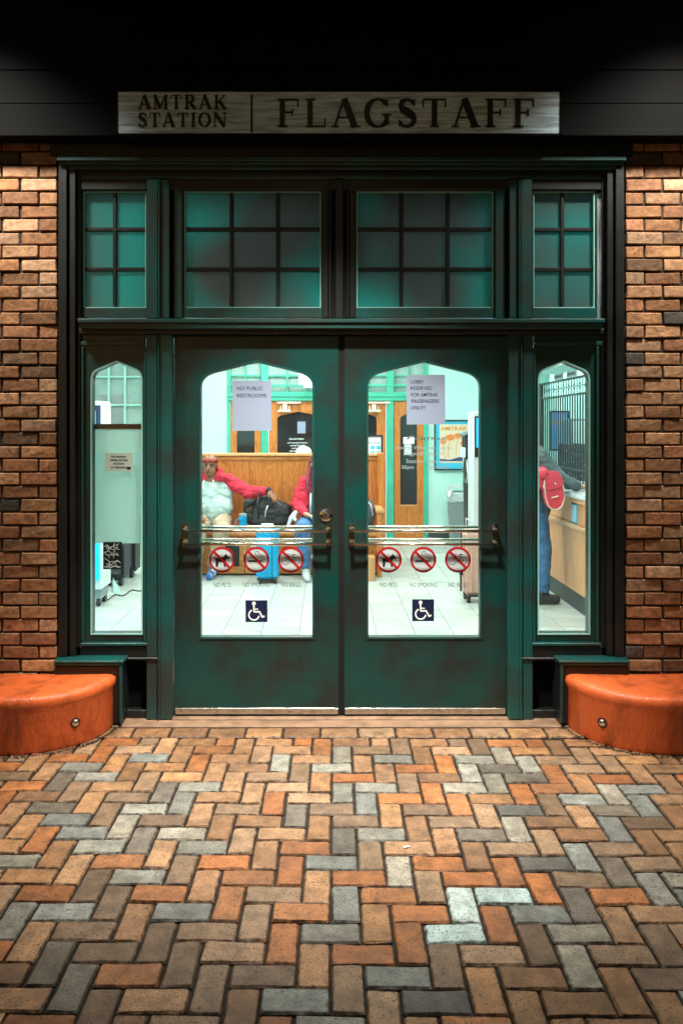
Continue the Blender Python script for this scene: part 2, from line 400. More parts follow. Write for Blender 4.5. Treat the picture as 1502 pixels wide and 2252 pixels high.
spec('brn', [(346,1806),(216,1796),(773,1813),(1210,1776),(243,1985),(203,1942),(396,1912),(350,2048),(556,2028),(166,2045),(939,1951),
  (1180,2088),(1276,1941),(970,2115),(250,2090),(1330,2090),(1420,2160),(460,2140)])
spec('org', [(253,1895),(350,1965),(130,1963),(786,1935),(896,2058),(903,2105),(1096,2031),(1140,1746),(1213,1733),(966,1680),(760,2095),
  (480,1895),(680,2010),(840,1985),(1030,1920),(1100,1925),(310,2135),(660,1850),(560,1930)])
spec('wht', [(1016,1991),(1100,1971),(1000,2055)])

def paver_mesh(k):
    r2 = random.Random(k); bm = bmesh.new()
    a, b = .0968, .0478
    vs = []
    for sx, sy in ((-1,-1),(1,-1),(1,1),(-1,1)):
        vs.append((sx*a+r2.uniform(-.0022,.0022), sy*b+r2.uniform(-.0018,.0018)))
    # outline with worn corners
    pts = []
    for q in range(4):
        p0, p1, p2 = [Vector(vs[(q+d) % 4]) for d in (-1, 0, 1)]
        c = r2.uniform(.003, .009)
        pts.append(p1+(p0-p1).normalized()*c); pts.append(p1+(p2-p1).normalized()*c)
        if q in (0, 2):
            dd = p2-p1; nn = Vector((-dd.y, dd.x)).normalized()
            pts.append(p1+dd*r2.uniform(.3, .7)+nn*r2.uniform(.0, .0035))
    n = len(pts); ctr = Vector((0, 0)); g = G()
    lo = [(p.x, p.y, -.04) for p in pts]; mid = [(p.x, p.y, -r2.uniform(.005, .009)) for p in pts]
    top = [((p.x)*(1-r2.uniform(.003,.007)/a), (p.y)*(1-r2.uniform(.003,.007)/b), r2.uniform(-.0018, .0018)) for p in pts]
    v = lo+mid+top; f = []
    for i in range(n):
        j = (i+1) % n
        f.append((i, j, n+j, n+i)); f.append((n+i, n+j, 2*n+j, 2*n+i))
    f.append(tuple(range(2*n, 3*n)))
    me = bpy.data.meshes.new('brick'); me.from_pydata(v, [], f); me.update(); me.materials.append(M['paver'])
    return me
PM = [paver_mesh(k) for k in range(8)]
gr = G(); gr.box(-40, 40, -40, 4.24, -.3, -.012)
pave = struct(mk('pavement', gr, M['sand'], at=(0, 0, -.012)))
cand = []
for i in range(-34, 38):
    for j in range(-22, 12):
        s = (i+j-VPH) % 4
        if s not in (0, 2): continue
        kind = 'v' if s == 0 else 'h'
        u0, v0, u1, v1 = (i, j, i+1, j+2) if kind == 'v' else (i, j, i+2, j+1)
        if v1 > 12: v1 = 12                                     # cut pavers against the border course
        if v1-v0 < .5: continue
        cx, cy = from_grid((u0+u1)/2, (v0+v1)/2)
        if cy < .9: continue
        pyy = VY+H*FPX/cy; pxx = VX+cx*FPX/cy
        vis = -45 < pxx < 1547 and pyy < 2300
        cand.append((0 if vis else 1, abs(cx)/max(cy, .1) if not vis else 1/cy if False else -cy*0+cy, cx, cy, u1-u0, v1-v0, kind, (i, j, kind)))
cand.sort(key=lambda t: (t[0], t[1]))
inv = cand[:296]; rest = cand[296:]
for t in inv:
    _, _, cx, cy, du, dv, kind, key = t
    k = SPEC.get(key) or rnd.choices(['tan', 'org', 'brn', 'gry'], [62, 22, 12, 4])[0]
    c = PAL[k][rnd.randrange(len(PAL[k]))]; q = rnd.uniform(.86, 1.12) if k != 'wht' else rnd.uniform(.97, 1.03)
    col = C(*[min(255, v*q) for v in c])
    rot = TH+(R(90) if kind == 'v' else 0)+R(rnd.uniform(-1.1, 1.1))+(math.pi if rnd.random() < .5 else 0)
    sx = (dv if kind == 'v' else du)/2; sy = 1
    inst('brick', PM[rnd.randrange(8)], pave, (cx, cy, rnd.uniform(-.003, .002)), (R(rnd.uniform(-.9, .9)), R(rnd.uniform(-.6, .6)), rot), (sx, sy, 1), col)
g = G()
for t in rest:
    _, _, cx, cy, du, dv, kind, key = t
    a, b = du*.05-.003, dv*.05-.003; c, s = math.cos(TH), math.sin(TH)
    pts = [(cx+x*c-y*s, cy+x*s+y*c) for x, y in ((-a,-b),(a,-b),(a,b),(-a,b))]
    g.add([(x, y, -.05) for x, y in pts]+[(x, y, rnd.uniform(-.002, .001)) for x, y in pts], [(4,5,6,7),(0,1,5,4),(1,2,6,5),(2,3,7,6),(3,0,4,7)])
stuff(mk('brick', g, M['paver_far'], pave))
# border course of long pavers and the concrete strip under the doors
x = X(250, 4.1)-1.4
g = G(); g.box(-2.6, 2.6, 4.185, F+.06, -.012, .004)
mk('kerb_strip', g, M['concrete'], pave, bevel=.003)
bmesh_border = paver_mesh(33)
while x < 2.2:
    q = rnd.uniform(.88, 1.08); col = C(*[v*q for v in PAL['tan'][rnd.randrange(5)]])
    inst('brick', bmesh_border, pave, (x, 4.112+x*-.0, rnd.uniform(-.001, .001)), (0, 0, R(rnd.uniform(-.4, .4))), (1.0, 1.28, 1), col)
    x += .2
# small pale litter specks on the paving: a bottle cap, a chip of paper
tag(mk('paper_scrap', G().add([(0.300+a, 2.975+b, .004+c) for a, b, c in ((0,0,0),(.022,.004,.002),(.021,.012,.003),(-.002,.008,.001),(0,0,-.001),(.022,.004,.001),(.021,.012,.001),(-.002,.008,0))],
   [(0,1,2,3),(7,6,5,4),(0,4,5,1),(1,5,6,2),(2,6,7,3),(3,7,4,0)]), M['white']), 'tiny white scrap of paper lying on the brick paving', 'litter')

g = G()
def crumb(x, y, s):
    n = 5; a0 = rnd.random()*6
    base = [(x+s*rnd.uniform(.6, 1)*math.cos(a0+k*6.283/n), y+s*rnd.uniform(.6, 1)*math.sin(a0+k*6.283/n), 0) for k in range(n)]
    g.add(base+[(x+s*.2, y, s*rnd.uniform(.5, .9))], [(k, (k+1) % n, n) for k in range(n)]+[tuple(range(n-1, -1, -1))])
for cxp in (-1.575, 1.728):
    for k in range(420):
        a = R(rnd.uniform(178, 362)); rr = .425+abs(rnd.gauss(0, .012)); crumb(cxp+rr*math.cos(a), 4.2+rr*.93*math.sin(a), rnd.uniform(.003, .009))
for k in range(500): crumb(rnd.uniform(-2.2, 2.2), rnd.uniform(2.0, 4.2), rnd.uniform(.001, .0032))
tag(stuff(mk('dirt_crumbs', g, M['crumb'])), 'dark dirt crumbs gathered along the orange blocks and over the paving', 'dirt')
# ------------------------------------------------------------------ outside brick walls
WB = 4.245
def wall(side):
    xe = X(126, WB) if side < 0 else X(1376, WB)
    root = thing('brick_wall', (xe+side*.6, WB+.1, 0), 'brown brick wall pier at the %s of the doorway, behind the orange planter' % ('left' if side < 0 else 'right'), 'wall', 'brick walls beside the doorway')
    g = G(); g.box(xe+side*.006, xe+side*3.2, WB+.012, WB+.30, -.05, 3.6)
    mk('mortar_bed', g, M['mortar'], root)
    me = []
    for k in range(6):
        r2 = random.Random(k+50); g = G(); a, h, d = .0965, .0315, .05
        vs = [(sx*a+r2.uniform(-.003,.003), sy*d+r2.uniform(-.003,.003), sz*h+r2.uniform(-.0025,.0025)) for sx in (-1,1) for sy in (-1,1) for sz in (-1,1)]
        m = bpy.data.meshes.new('brick'); m.from_pydata(vs, [], [(0,1,3,2),(4,6,7,5),(0,4,5,1),(2,3,7,6),(0,2,6,4),(1,5,7,3)])
        bm = bmesh.new(); bm.from_mesh(m); bmesh.ops.recalc_face_normals(bm, faces=bm.faces[:])
        bmesh.ops.bevel(bm, geom=bm.edges[:], offset=.004, segments=1, affect='EDGES'); bm.to_mesh(m); bm.free()
        m.materials.append(M['wbrick']); me.append(m)
    pitch = .0737; n = 0; far = G()
    WC = [(174,128,88),(182,138,100),(162,114,74),(190,150,116),(154,106,68),(170,118,82),(130,98,70),(84,78,70)]
    for c in range(44):
        z = c*pitch+.02
        for k in range(14):
            L = 1.0
            off = (k+.5)*.205 if c % 2 == 0 else k*.205
            if c % 2 and k == 0: xx = xe+side*.0505; L = .5
            else: xx = xe+side*off
            if c % 2 and k > 0: xx = xe+side*k*.205
            if k < 6:
                q = rnd.uniform(.84, 1.12); col = C(*[min(255, v*q) for v in rnd.choices(WC, [5,5,4,3,4,4,2,1])[0]])
                inst('brick', me[rnd.randrange(6)], root, (xx, WB+.05+rnd.uniform(-.005, .006), z), (R(rnd.uniform(-1, 1)), R(rnd.uniform(-.6, .6)), R(rnd.uniform(-.8, .8))), (L, 1, 1), col)
            else:
                far.box(xx-.0965, xx+.0965, WB, WB+.1, z-.031, z+.031)
    stuff(mk('brick', far, M['wbrick'], root))
wall(-1); wall(1)

# ------------------------------------------------------------------ black fascia, frieze, soffit with downlights
fas = thing('fascia', (0, 4.15, 3.197), 'wide black fascia running over the doorway and behind the station sign', 'fascia')
for k in range(5): mk('fascia_board', G().box(-6, 6, 4.15+.002*(k % 2), 4.26, 3.197+.181*k, 3.197+.181*(k+1)-.0012), M['black'], fas, bevel=.004)
mk('drip_edge', G().box(-6, 6, 4.135, 4.149, 3.197, 3.235), M['black'], fas, bevel=.003)
g = G(); g.box(-6, 6, .6, 4.15, 4.105, 4.2)
for k in range(16): g.box(-6, 6, .65+k*.215, .65+k*.215+.205, 4.085, 4.104)
soff = tag(mk('porch_soffit', g, M['dark']), 'dark boarded porch ceiling above the pavement', 'porch ceiling')
def downlight(x, y, power, i, size=104, blend=.75, tilt=0):
    t = thing('soffit_downlight', (x, y, 4.03), 'round porch downlight over the pavement, %s' % i, 'lamp', 'porch downlights')
    g = G(); g.lathe((x, y, 4.01), [(.09, 0), (.10, .01), (.10, .07), (.06, .075)]); mk('housing', g, M['dark'], t, smooth=False)
    g = G(); g.lathe((x, y, 4.002), [(.07, 0), (.07, .006)]); mk('lens', g, M['led'], t)
    L = bpy.data.lights.new('spot', 'SPOT'); L.energy = power; L.color = (1, .91, .80); L.spot_size = R(size); L.spot_blend = blend; L.shadow_soft_size = .10
    o = bpy.data.objects.new('spot', L); COL.objects.link(o); o.parent = t; o.location = (0, 0, -.06); o.rotation_euler = (R(tilt), 0, 0)
downlight(0, 2.85, LAMP_POWER*3.3, 'the middle one', 60, 1, 17)
downlight(-1.95, 3.62, LAMP_POWER*.8, 'the left one', 112, 1, 9)
downlight(1.95, 3.62, LAMP_POWER*.8, 'the right one', 112, 1, 9)

# ------------------------------------------------------------------ station sign
def ellipse(cx, cy, rx, ry, a0, a1, n, wt, wn_):
    out = []
    for k in range(n+1):
        a = R(a0+(a1-a0)*k/n); out.append((cx+rx*math.cos(a), cy+ry*math.sin(a), wn_+(wt-wn_)*abs(math.cos(a))**1.5))
    return out
T_, t_, s_ = .17, .06, .055
def rect(a, b, c, d_, Y): return [(X(a, Y), Z(b, Y)), (X(c, Y), Z(b, Y)), (X(c, Y), Z(d_, Y)), (X(a, Y), Z(d_, Y))]
def hb(x0, x1, y, w=s_): return [(x0, y, w), (x1, y, w)]
def vb(x, y0, y1, w=T_): return [(x, y0, w), (x, y1, w)]
SER = {
 'F': (.80, [vb(.22, 0, 1), hb(.06, .74, .97), vb(.72, .97, .72, .05), hb(.22, .55, .52), vb(.55, .64, .40, .05), hb(.06, .40, .03)]),
 'L': (.78, [vb(.22, 0, 1), hb(.06, .40, .97), hb(.06, .72, .03), vb(.70, .03, .30, .05)]),
 'A': (.96, [[(.13, 0, t_), (.44, 1, t_)], [(.44, 1, T_), (.80, 0, T_)], hb(.24, .66, .34), hb(.02, .27, .03), hb(.62, .97, .03)]),
 'G': (.98, [ellipse(.48, .5, .36, .48, 40, 325, 18, .17, .06), vb(.76, .42, .10, .15), hb(.60, .92, .44), vb(.78, .98, .72, .05)]),
 'S': (.70, [[(.56, .80, .06), (.48, .93, .08), (.33, .97, .09), (.18, .90, .12), (.14, .76, .16), (.22, .62, .18), (.38, .52, .2), (.52, .40, .18), (.58, .25, .16), (.52, .11, .12), (.38, .03, .09), (.2, .05, .08), (.12, .2, .06)],
        vb(.58, .98, .74, .05), vb(.10, .02, .27, .05)]),
 'T': (.86, [vb(.43, 0, 1), hb(.06, .80, .97), vb(.07, .97, .70, .05), vb(.79, .97, .70, .05), hb(.28, .58, .03)]),
 'M': (1.1, [vb(.14, 0, 1, .07), [(.14, 1, .16), (.50, .06, .16)], [(.50, .06, .06), (.86, 1, .06)], vb(.90, 0, 1), hb(.02, .30, .03), hb(.74, 1.05, .03), hb(.02, .20, .97), hb(.84, 1.05, .97)]),
 'R': (.90, [vb(.22, 0, 1), hb(.06, .45, .97), ellipse(.42, .74, .24, .24, 90, -90, 10, .17, .06), hb(.22, .45, .50), [(.42, .5, .16), (.78, 0, .16)], hb(.06, .40, .03), hb(.70, .92, .03)]),
 'K': (.94, [vb(.22, 0, 1), [(.28, .42, t_), (.74, .97, t_)], [(.42, .60, .16), (.80, 0, .16)], hb(.06, .40, .03), hb(.06, .40, .97), hb(.62, .88, .97), hb(.68, .94, .03)]),
 'I': (.44, [vb(.22, 0, 1), hb(.06, .40, .03), hb(.06, .40, .97)]),
 'O': (.98, [ellipse(.48, .5, .36, .47, 0, 360, 26, .17, .06)]),
 'N': (1.0, [vb(.14, 0, 1, .07), [(.14, 1, .17), (.82, 0, .17)], vb(.84, 0, 1, .07), hb(.02, .30, .03), hb(.70, .97, .97)]),
}
def serif(text, px0, px1, py0, py1, Y, gap=.1):
    adv = sum(SER[c][0] for c in text)+gap*(len(text)-1)
    x0, x1 = X(px0, Y), X(px1, Y); z0, z1 = Z(py1, Y), Z(py0, Y); sx = (x1-x0)/adv; sz = z1-z0
    g = G(); cx = 0; q = 0
    for c in text:
        a, strokes = SER[c]
        for st in strokes:
            q += 1; dy = (q % 5)*.0005
            pts = [((cx+p[0])*sx+x0, p[1]*sz+z0, p[2]) for p in st]
            L, Rr = [], []
            for i, p in enumerate(pts):
                a0 = pts[max(i-1, 0)]; b0 = pts[min(i+1, len(pts)-1)]
                d = Vector((b0[0]-a0[0], b0[1]-a0[1]));
                if d.length == 0: d = Vector((1, 0))
                d.normalize(); nn = Vector((-d.y, d.x))
                w = p[2]*(sx*abs(nn.x)+sz*abs(nn.y))/2
                L.append((p[0]+nn.x*w, p[1]+nn.y*w)); Rr.append((p[0]-nn.x*w, p[1]-nn.y*w))
            for i in range(len(pts)-1):
                g.prism([L[i], L[i+1], Rr[i+1], Rr[i]], Y-.004-dy, Y+.001)
        cx += a+gap
    return g
SY = 4.105
sg = thing('station_sign', (0, SY, 3.23), 'long weathered white board lettered AMTRAK STATION and FLAGSTAFF above the doors', 'sign')
g = G(); g.pbox(258, 199, 1232, 293, SY, .03); mk('board', g, M['sign'], sg, bevel=.002)
g = G()
for a in ((254, 195, 1236, 200), (254, 292, 1236, 297), (254, 195, 259, 297), (1231, 195, 1236, 297)): g.pbox(*a, SY-.003, .045)
mk('frame', g, M['black'], sg)
g = G(); g.pbox(551, 206, 556, 291, SY-.002, .004); mk('divider', g, M['ink'], sg)
mk('lettering', serif('AMTRAK', 303, 499, 208, 239, SY), M['ink'], sg)
mk('lettering', serif('STATION', 303, 499, 247, 278, SY), M['ink'], sg)
mk('lettering', serif('FLAGSTAFF', 606, 1178, 216, 279, SY), M['ink'], sg)

# ------------------------------------------------------------------ text helper (built-in sans)
def text(name, s, px, py, hpx, Y, m, parent=None, wpx=None, align='LEFT', bold=0, shear=0, mirror=False, thick=.0004, rot=0, yaw=None):
    """flat lettering: left (or centre) px, baseline py, cap height hpx, fitted to wpx pixels wide"""
    cu = bpy.data.curves.new('t', 'FONT'); cu.body = s; cu.size = 1; cu.shear = shear; cu.offset = bold; cu.extrude = 0; cu.resolution_u = 3
    ob = bpy.data.objects.new('t', cu); COL.objects.link(ob)
    dg = bpy.context.evaluated_depsgraph_get(); me = bpy.data.meshes.new_from_object(ob.evaluated_get(dg)); bpy.data.objects.remove(ob)
    xs = [v.co.x for v in me.vertices]; x0, x1 = min(xs), max(xs)
    sz = hpx*Y/FPX/.69; sx = sz if wpx is None else wpx*Y/FPX/(x1-x0)
    g = G(); w = (x1-x0)*sx
    bx = X(px, Y)-(w/2 if align == 'CENTER' else 0); bz = Z(py, Y)
    vs = []
    for v in me.vertices:
        lx = (v.co.x-x0)*sx
        if mirror: lx = w-lx
        lz = v.co.y*sz
        if rot: lx, lz = (lx-w/2)*math.cos(rot)-lz*math.sin(rot), (lx-w/2)*math.sin(rot)+lz*math.cos(rot)
        vs.append((bx+lx, Y, bz+lz))
    fs = [tuple(p.vertices) for p in me.polygons]; n = len(vs)
    g.add(vs, fs); g.add([(a, Y+thick, c) for a, b, c in vs], fs)
    bpy.data.meshes.remove(me)
    o = mk(name, g, m, parent); return o

# ------------------------------------------------------------------ entrance surround
es = thing('entrance_surround', (X(750, F), F, 0), 'dark green panelled timber surround with transom windows and sidelights round the doors', 'door frame')
def piece(name, boxes, m='green2', bev=.0035, par=None):
    g = G()
    for b in boxes: g.pbox(*b)
    return mk(name, g, M[m], par or es, bevel=bev)
B = 4.42
def d(Y): return B-Y
for sd in (0, 1):
    def m_(a, c): return (a, c) if sd == 0 else (1501-c, 1501-a)
    bx = []
    for a, c, Y in ((128, 147, 4.235), (147.5, 152, 4.262), (152.5, 166, 4.248), (166.5, 178, 4.275)):
        a, c = m_(a, c); bx.append((a, 344, c, 1588, Y, d(Y)))
    piece('outer_casing', bx, 'dark')
piece('lintel', [(147, 372, 1354, 416, 4.28, d(4.28)-.02)], 'dark')
piece('cornice', [(124, 343, 1378, 352, 4.205, .1), (130, 352.5, 1372, 360, 4.22, .1), (140, 360.5, 1362, 371, 4.245, .1), (178, 384, 1322, 392, 4.268, .03)], 'green2', .003)
piece('frieze', [(110, 312, 1392, 342.5, 4.236, .1)], 'dark', 0)
TW = [(178, 327, 183, 322, [252], 'leftmost'), (400, 712, 406, 706, [509, 611], ''), (778, 1090, 784, 1085, [883, 985], ''), (1168, 1312, 1172, 1308, [1237], '')]
# posts of the upper zone
def post(name, ranges, y0, y1, m='green2'):
    piece(name, [(a, y0, c, y1, Y, d(Y)) for a, c, Y in ranges], m)
post('upper_post', [(323, 347, 4.262), (347.5, 352, 4.25), (352.5, 373, 4.262), (381.5, 401, 4.285)], 393, 699)
post('upper_post', [(1089, 1112, 4.285), (1120, 1140, 4.262), (1140.5, 1145, 4.25), (1145.5, 1170, 4.262)], 393, 699)
post('upper_mullion', [(708, 722, 4.285), (722.5, 729, 4.272), (737, 755, 4.262), (762, 768, 4.272), (768.5, 782, 4.285)], 393, 699, 'dark')
for b in [(370, 393, 384, 699, 4.30, .05), (1108, 393, 1122, 699, 4.30, .05), (726, 393, 740, 699, 4.30, .05), (752, 393, 765, 699, 4.30, .05)]: piece('groove', [b], 'void', 0)
for a, c in ((323, 401), (704, 786), (1087, 1170)): piece('light_leak_blocker', [(a, 393, c, 712, 4.372, .03)], 'void', 0)  # unseen black boxes added to stop lobby light leaking past the posts
# transom windows: sash, muntins and panes
for (a, c, ga, gc, mun, nm) in TW:
    o = [(X(a, F), Z(400, F)), (X(c, F), Z(400, F)), (X(c, F), Z(699, F)), (X(a, F), Z(699, F))]
    hh = [(X(ga, F), Z(420, F)), (X(gc, F), Z(420, F)), (X(gc, F), Z(677, F)), (X(ga, F), Z(677, F))]
    g = G().plate(o, [hh], 4.294, 4.36); sash = mk('transom_window', g, M['green2'], es, bevel=.003)
    xs = [ga]+mun+[gc]; ys = [420, 503, 591, 677]
    mk('glazing_bead', G().plate(rect(ga, 420, gc, 677, 4.30), [rect(ga+2.6, 422.2, gc-2.6, 674.6, 4.30)], 4.300, 4.318), M['bead_glint'], sash)
    for k in mun:
        g = G().pbox(k-4, 420, k+4, 677, 4.308, .03); mk('muntin', g, M['dark'], sash, bevel=.003)
    for k in ys[1:3]:
        g = G().pbox(ga, k-4, gc, k+4, 4.3105, .026); mk('muntin', g, M['dark'], sash, bevel=.003)
    for i in range(len(xs)-1):
        for j in range(3):
            g = G().pbox(xs[i], ys[j], xs[i+1], ys[j+1], 4.324, .004); mk('pane', g, M['oglass' if len(mun) == 1 else 'dimglass'], sash)
piece('transom_bar', [(170, 700, 1331, 709, 4.212, .16), (174, 709.5, 1327, 722, 4.226, .15)], 'green2', .004)
piece('transom_bar_underside', [(172, 722.5, 1329, 734, 4.262, d(4.262)-.03)], 'dark', .003)
# lower posts
post('door_post', [(322, 346, 4.272), (346.5, 351, 4.258), (351.5, 379, 4.268)], 735, 1583)
post('door_post', [(1118, 1144, 4.268), (1144.5, 1149, 4.258), (1149.5, 1172, 4.272)], 735, 1583)
# sidelights
def arch(x0, x1, ysh, yap, ybot, Y, fl=.0, rx=None, n=7):
    xm = (x0+x1)/2; rx = rx or (x1-x0)*.14
    # straight sides, rounded haunch, straight slopes to the point
    ysl = yap+(ysh-yap)*.42          # where the slope begins
    pts = [(x0, ybot), (x0, ysh)]
    xs = x0+rx
    for k in range(1, n):
        t = k/n; a = (1-t)**2; b = 2*t*(1-t); c = t*t
        pts.append((a*x0+b*x0+c*xs, a*ysh+b*(ysl+ (ysh-ysl)*.25)+c*ysl))
    pts.append((xs, ysl)); pts.append((xm, yap)); pts.append((x1-rx, ysl))
    for k in range(1, n):
        t = k/n; a = t*t; b = 2*t*(1-t); c = (1-t)**2
        pts.append((a*x1+b*x1+c*(x1-rx), a*ysh+b*(ysl+(ysh-ysl)*.25)+c*ysl))
    pts += [(x1, ysh), (x1, ybot)]
    return [(X(px, Y), Z(py, Y)) for px, py in pts]
SL = []
for (a, c, ga, gc) in ((179, 321, 205, 313), (1173, 1321, 1183, 1292)):
    g = G().plate(rect(a, 735, c, 1415, F), [arch(ga, gc, 838, 797, 1391, F, rx=13)], 4.292, 4.35)
    sash = mk('sidelight', g, M['green'], es, bevel=.003); SL.append(sash)
    g = G().plate(rect(a, 752, c, 760, F), [], 4.275, 4.292); mk('head_bead', g, M['green2'], sash, bevel=.002)
    g = G().plate(arch(ga-3, gc+3, 838, 793, 1394, F, rx=13), [arch(ga, gc, 838, 797, 1391, F, rx=13)], 4.286, 4.2915); mk('glazing_bead', g, M['bead_glint'], sash)
    if a < 700: e1, e2 = (a, a+5), (c-5, c)
    else: e1, e2 = (a, a+5), (c-9, c-4)
    for e in (e1, e2):
        g = G().pbox(e[0], 762, e[1], 1412, 4.276, .016); mk('side_bead', g, M['green2'], sash, bevel=.002)
    g = G().pbox(ga-2, 796, gc+2, 1392, GP, .004)
    g = G().prism(arch(ga-2, gc+2, 838, 795, 1393, F, rx=13), GP, GP+.004); mk('pane', g, M['glass'], sash)
    g = G().pbox(a-2, 1415, c+2, 1421, 4.262, .05); mk('sill', g, M['green2'], sash, bevel=.002)
piece('bottom_rail', [(168, 1422, 352, 1452, 4.275, d(4.275)), (168, 1447, 352, 1453, 4.262, .02)], 'dark')
piece('bottom_rail', [(1148, 1422, 1332, 1452, 4.275, d(4.275)), (1148, 1447, 1332, 1453, 4.262, .02)], 'dark')
piece('plinth_panel', [(262, 1453, 352, 1583, 4.345, .07)], 'black', 0)
piece('plinth_panel', [(1148, 1453, 1236, 1583, 4.345, .07)], 'black', 0)
piece('plinth_foot', [(268, 1562, 352, 1583, 4.30, .05)], 'dark')
piece('plinth_foot', [(1148, 1562, 1232, 1583, 4.30, .05)], 'dark')
def pedestal(a, c, e):
    piece('pedestal', [(a, 1466, c, 1592, 4.19, .15)], 'dark')
    piece('pedestal_cap', [(a-3, 1454, c+3, 1459, 4.17, .13), (a-1, 1459.5, c+1, 1465, 4.18, .12)], 'green2', .002)
    piece('corner_strip', [(e, 1466, e+6, 1592, 4.175, .02)], 'green2', .002)
pedestal(120, 268, 262); pedestal(1232, 1384, 1233)
g = G(); g.box(X(380, F), X(1118, F), 4.27, 4.42, -.01, .012); mk('threshold', g, M['concrete'], es, bevel=.003)
piece('head_stop', [(379, 734, 1118, 738.5, 4.30, .1)], 'void', 0)

# ------------------------------------------------------------------ the two door leaves
def door(x0, x1, g0, g1, xap, bar0, bar1, side):
    t = thing('entrance_door', (X((x0+x1)/2, F), F, 0),
              'green %s door leaf with arched window, brass push bars and %s notice' % (side, 'a NO PUBLIC RESTROOMS' if side == 'left' else 'a LOBBY RESERVED'), 'door', 'pair of entrance doors')
    g = G().plate(rect(x0, 738.5, x1, 1571, F), [arch(g0, g1, 850, 796, 1401, F, rx=32)], F, F+.045)
    mk('leaf', g, M['green'], t, bevel=.0025)
    g = G().plate(arch(g0-4, g1+4, 850, 791, 1405, F, rx=32), [arch(g0, g1, 850, 796, 1401, F, rx=32)], F-.006, F-.0005)
    mk('glazing_bead', g, M['green2'], t)
    g = G().prism(arch(g0-2, g1+2, 850, 795, 1402, F, rx=32), GP, GP+.004); mk('pane', g, M['glass'], t)
    for (py, yy) in ((1168, 4.25), (1197, 4.25)):
        zz = Z(py, yy)
        for q, (Yb, nm) in enumerate(((yy, 'push_bar'), (4.42, 'inner_push_bar'))):
            a, c = X(bar0, yy), X(bar1, yy)
            r = .0085
            mk(nm, G().tube([(a, Yb, zz), (c, Yb, zz)], r, 12), M['chrome'], t, smooth=True)
    for bx in (bar0+4, bar1-4):
        xx = X(bx, 4.25)
        g = G(); z0, z1 = Z(1168, 4.25), Z(1197, 4.25)
        for z in (z0, z1):
            g.tube([(xx, 4.243, z), (xx, F+.002, z)], .011, 12)
        g.box(xx-.016, xx+.016, F-.006, F-.0006, z1-.03, z0+.03)
        mk('bar_bracket', g, M['chrome'], t, smooth=False)
    hx = X(380.5 if side == 'left' else 1116.5, F)
    for a, b in ((781, 832), (1112, 1162), (1446, 1497)):
        g = G().tube([(hx, F-.009, Z(a, F)), (hx, F-.009, Z(b, F))], .0075, 10)
        for k in range(1, 5):
            z = Z(a+(b-a)*k/5, F); g.tube([(hx, F-.009, z-.001), (hx, F-.009, z+.001)], .0085, 10)
        mk('hinge', g, M['steel'], t, smooth=False)
    g = G().box(X(x0+2, F), X(x1-2, F), F-.008, F-.0008, Z(1564, F), Z(1557, F)); g.box(X(x0+2, F), X(x1-2, F), F-.004, F-.0008, Z(1571, F), Z(1564.5, F))
    mk('gap_shade_fill', G().box(X(x0, F), X(x1, F), F+.008, F+.03, .0125, Z(1570, F)), M['void'], t)  # black fill painting the shade of the gap under the leaf
    mk('door_sweep', g, M['steel'], t, bevel=.001)
    if side == 'left':
        c = (X(717, F), F, Z(1133, F))
        mk('lock_ring', G().lathe((c[0], F-.012, c[2]), [(.022, 0), (.036, .004), (.036, .012)], 28, 'y'), M['chrome'], t)
        g = G().lathe((c[0], F-.018, c[2]), [(.018, 0), (.019, .007)], 24, 'y'); mk('lock_cylinder', g, M['steel'], t)
        g = G().box(c[0]-.002, c[0]+.002, F-.0195, F-.0175, c[2]-.009, c[2]+.007); mk('keyhole', g, M['void'], t)
        g = G().box(X(744, F), X(758.5, F), F+.006, F+.03, 0.0, Z(739, F)); mk('seam_shade_fill', g, M['void'], t)  # black fill painting the shaded seam between the leaves
    return t
dl = door(384, 745, 442, 687, 565, 399, 727, 'left')
dr = door(757, 1113, 810, 1055, 932, 770, 1098, 'right')

# ------------------------------------------------------------------ papers and stickers on the glass
ST = GP-.0012
def sheet(name, a, b, c, d_, m, label, cat, tilt=0, group=None, Y=None):
    Y = Y or ST
    t = thing(name, (X((a+c)/2, Y), Y, Z(d_, Y)), label, cat, group)
    g = G(); g.pbox(a, b, c, d_, Y, .0006)
    cx, cz = X((a+c)/2, Y), Z((b+d_)/2, Y)
    g.v = [(cx+(v[0]-cx)*math.cos(tilt)-(v[2]-cz)*math.sin(tilt), v[1], cz+(v[0]-cx)*math.sin(tilt)+(v[2]-cz)*math.cos(tilt)) for v in g.v]
    mk('sheet', g, m, t); return t
n1 = sheet('paper_notice', 511, 837, 597, 947, M['paper'], 'grey paper sheet reading NO PUBLIC RESTROOMS taped to the left door glass', 'notice', R(.4), 'paper notices on the doors')
text('lettering', 'NO PUBLIC', 521, 857.5, 8, ST-.0008, M['ink'], n1, wpx=57, bold=0)
text('lettering', 'RESTROOMS', 521, 873.5, 8, ST-.0008, M['ink'], n1, wpx=65, bold=0)
n2 = sheet('paper_notice', 894, 824, 979, 933, M['paper'], 'grey paper sheet reading LOBBY RESERVED FOR AMTRAK PASSENGERS ONLY on the right door glass', 'notice', R(.5), 'paper notices on the doors')
for s, y, w, b, sh, x in (('LOBBY', 843, 29, 0, 0, 903), ('RESERVED', 857, 47, 0, 0, 903), ('FOR', 871.5, 18, 0, 0, 904), ('AMTRAK', 871.5, 39, .006, .25, 924), ('PASSENGERS', 885.5, 62, .006, .25, 904), ('ONLY!!', 900, 31, .006, .25, 904)):
    text('lettering', s, x, y, 7.6, ST-.0008, M['ink'], n2, wpx=w, bold=b, shear=sh)
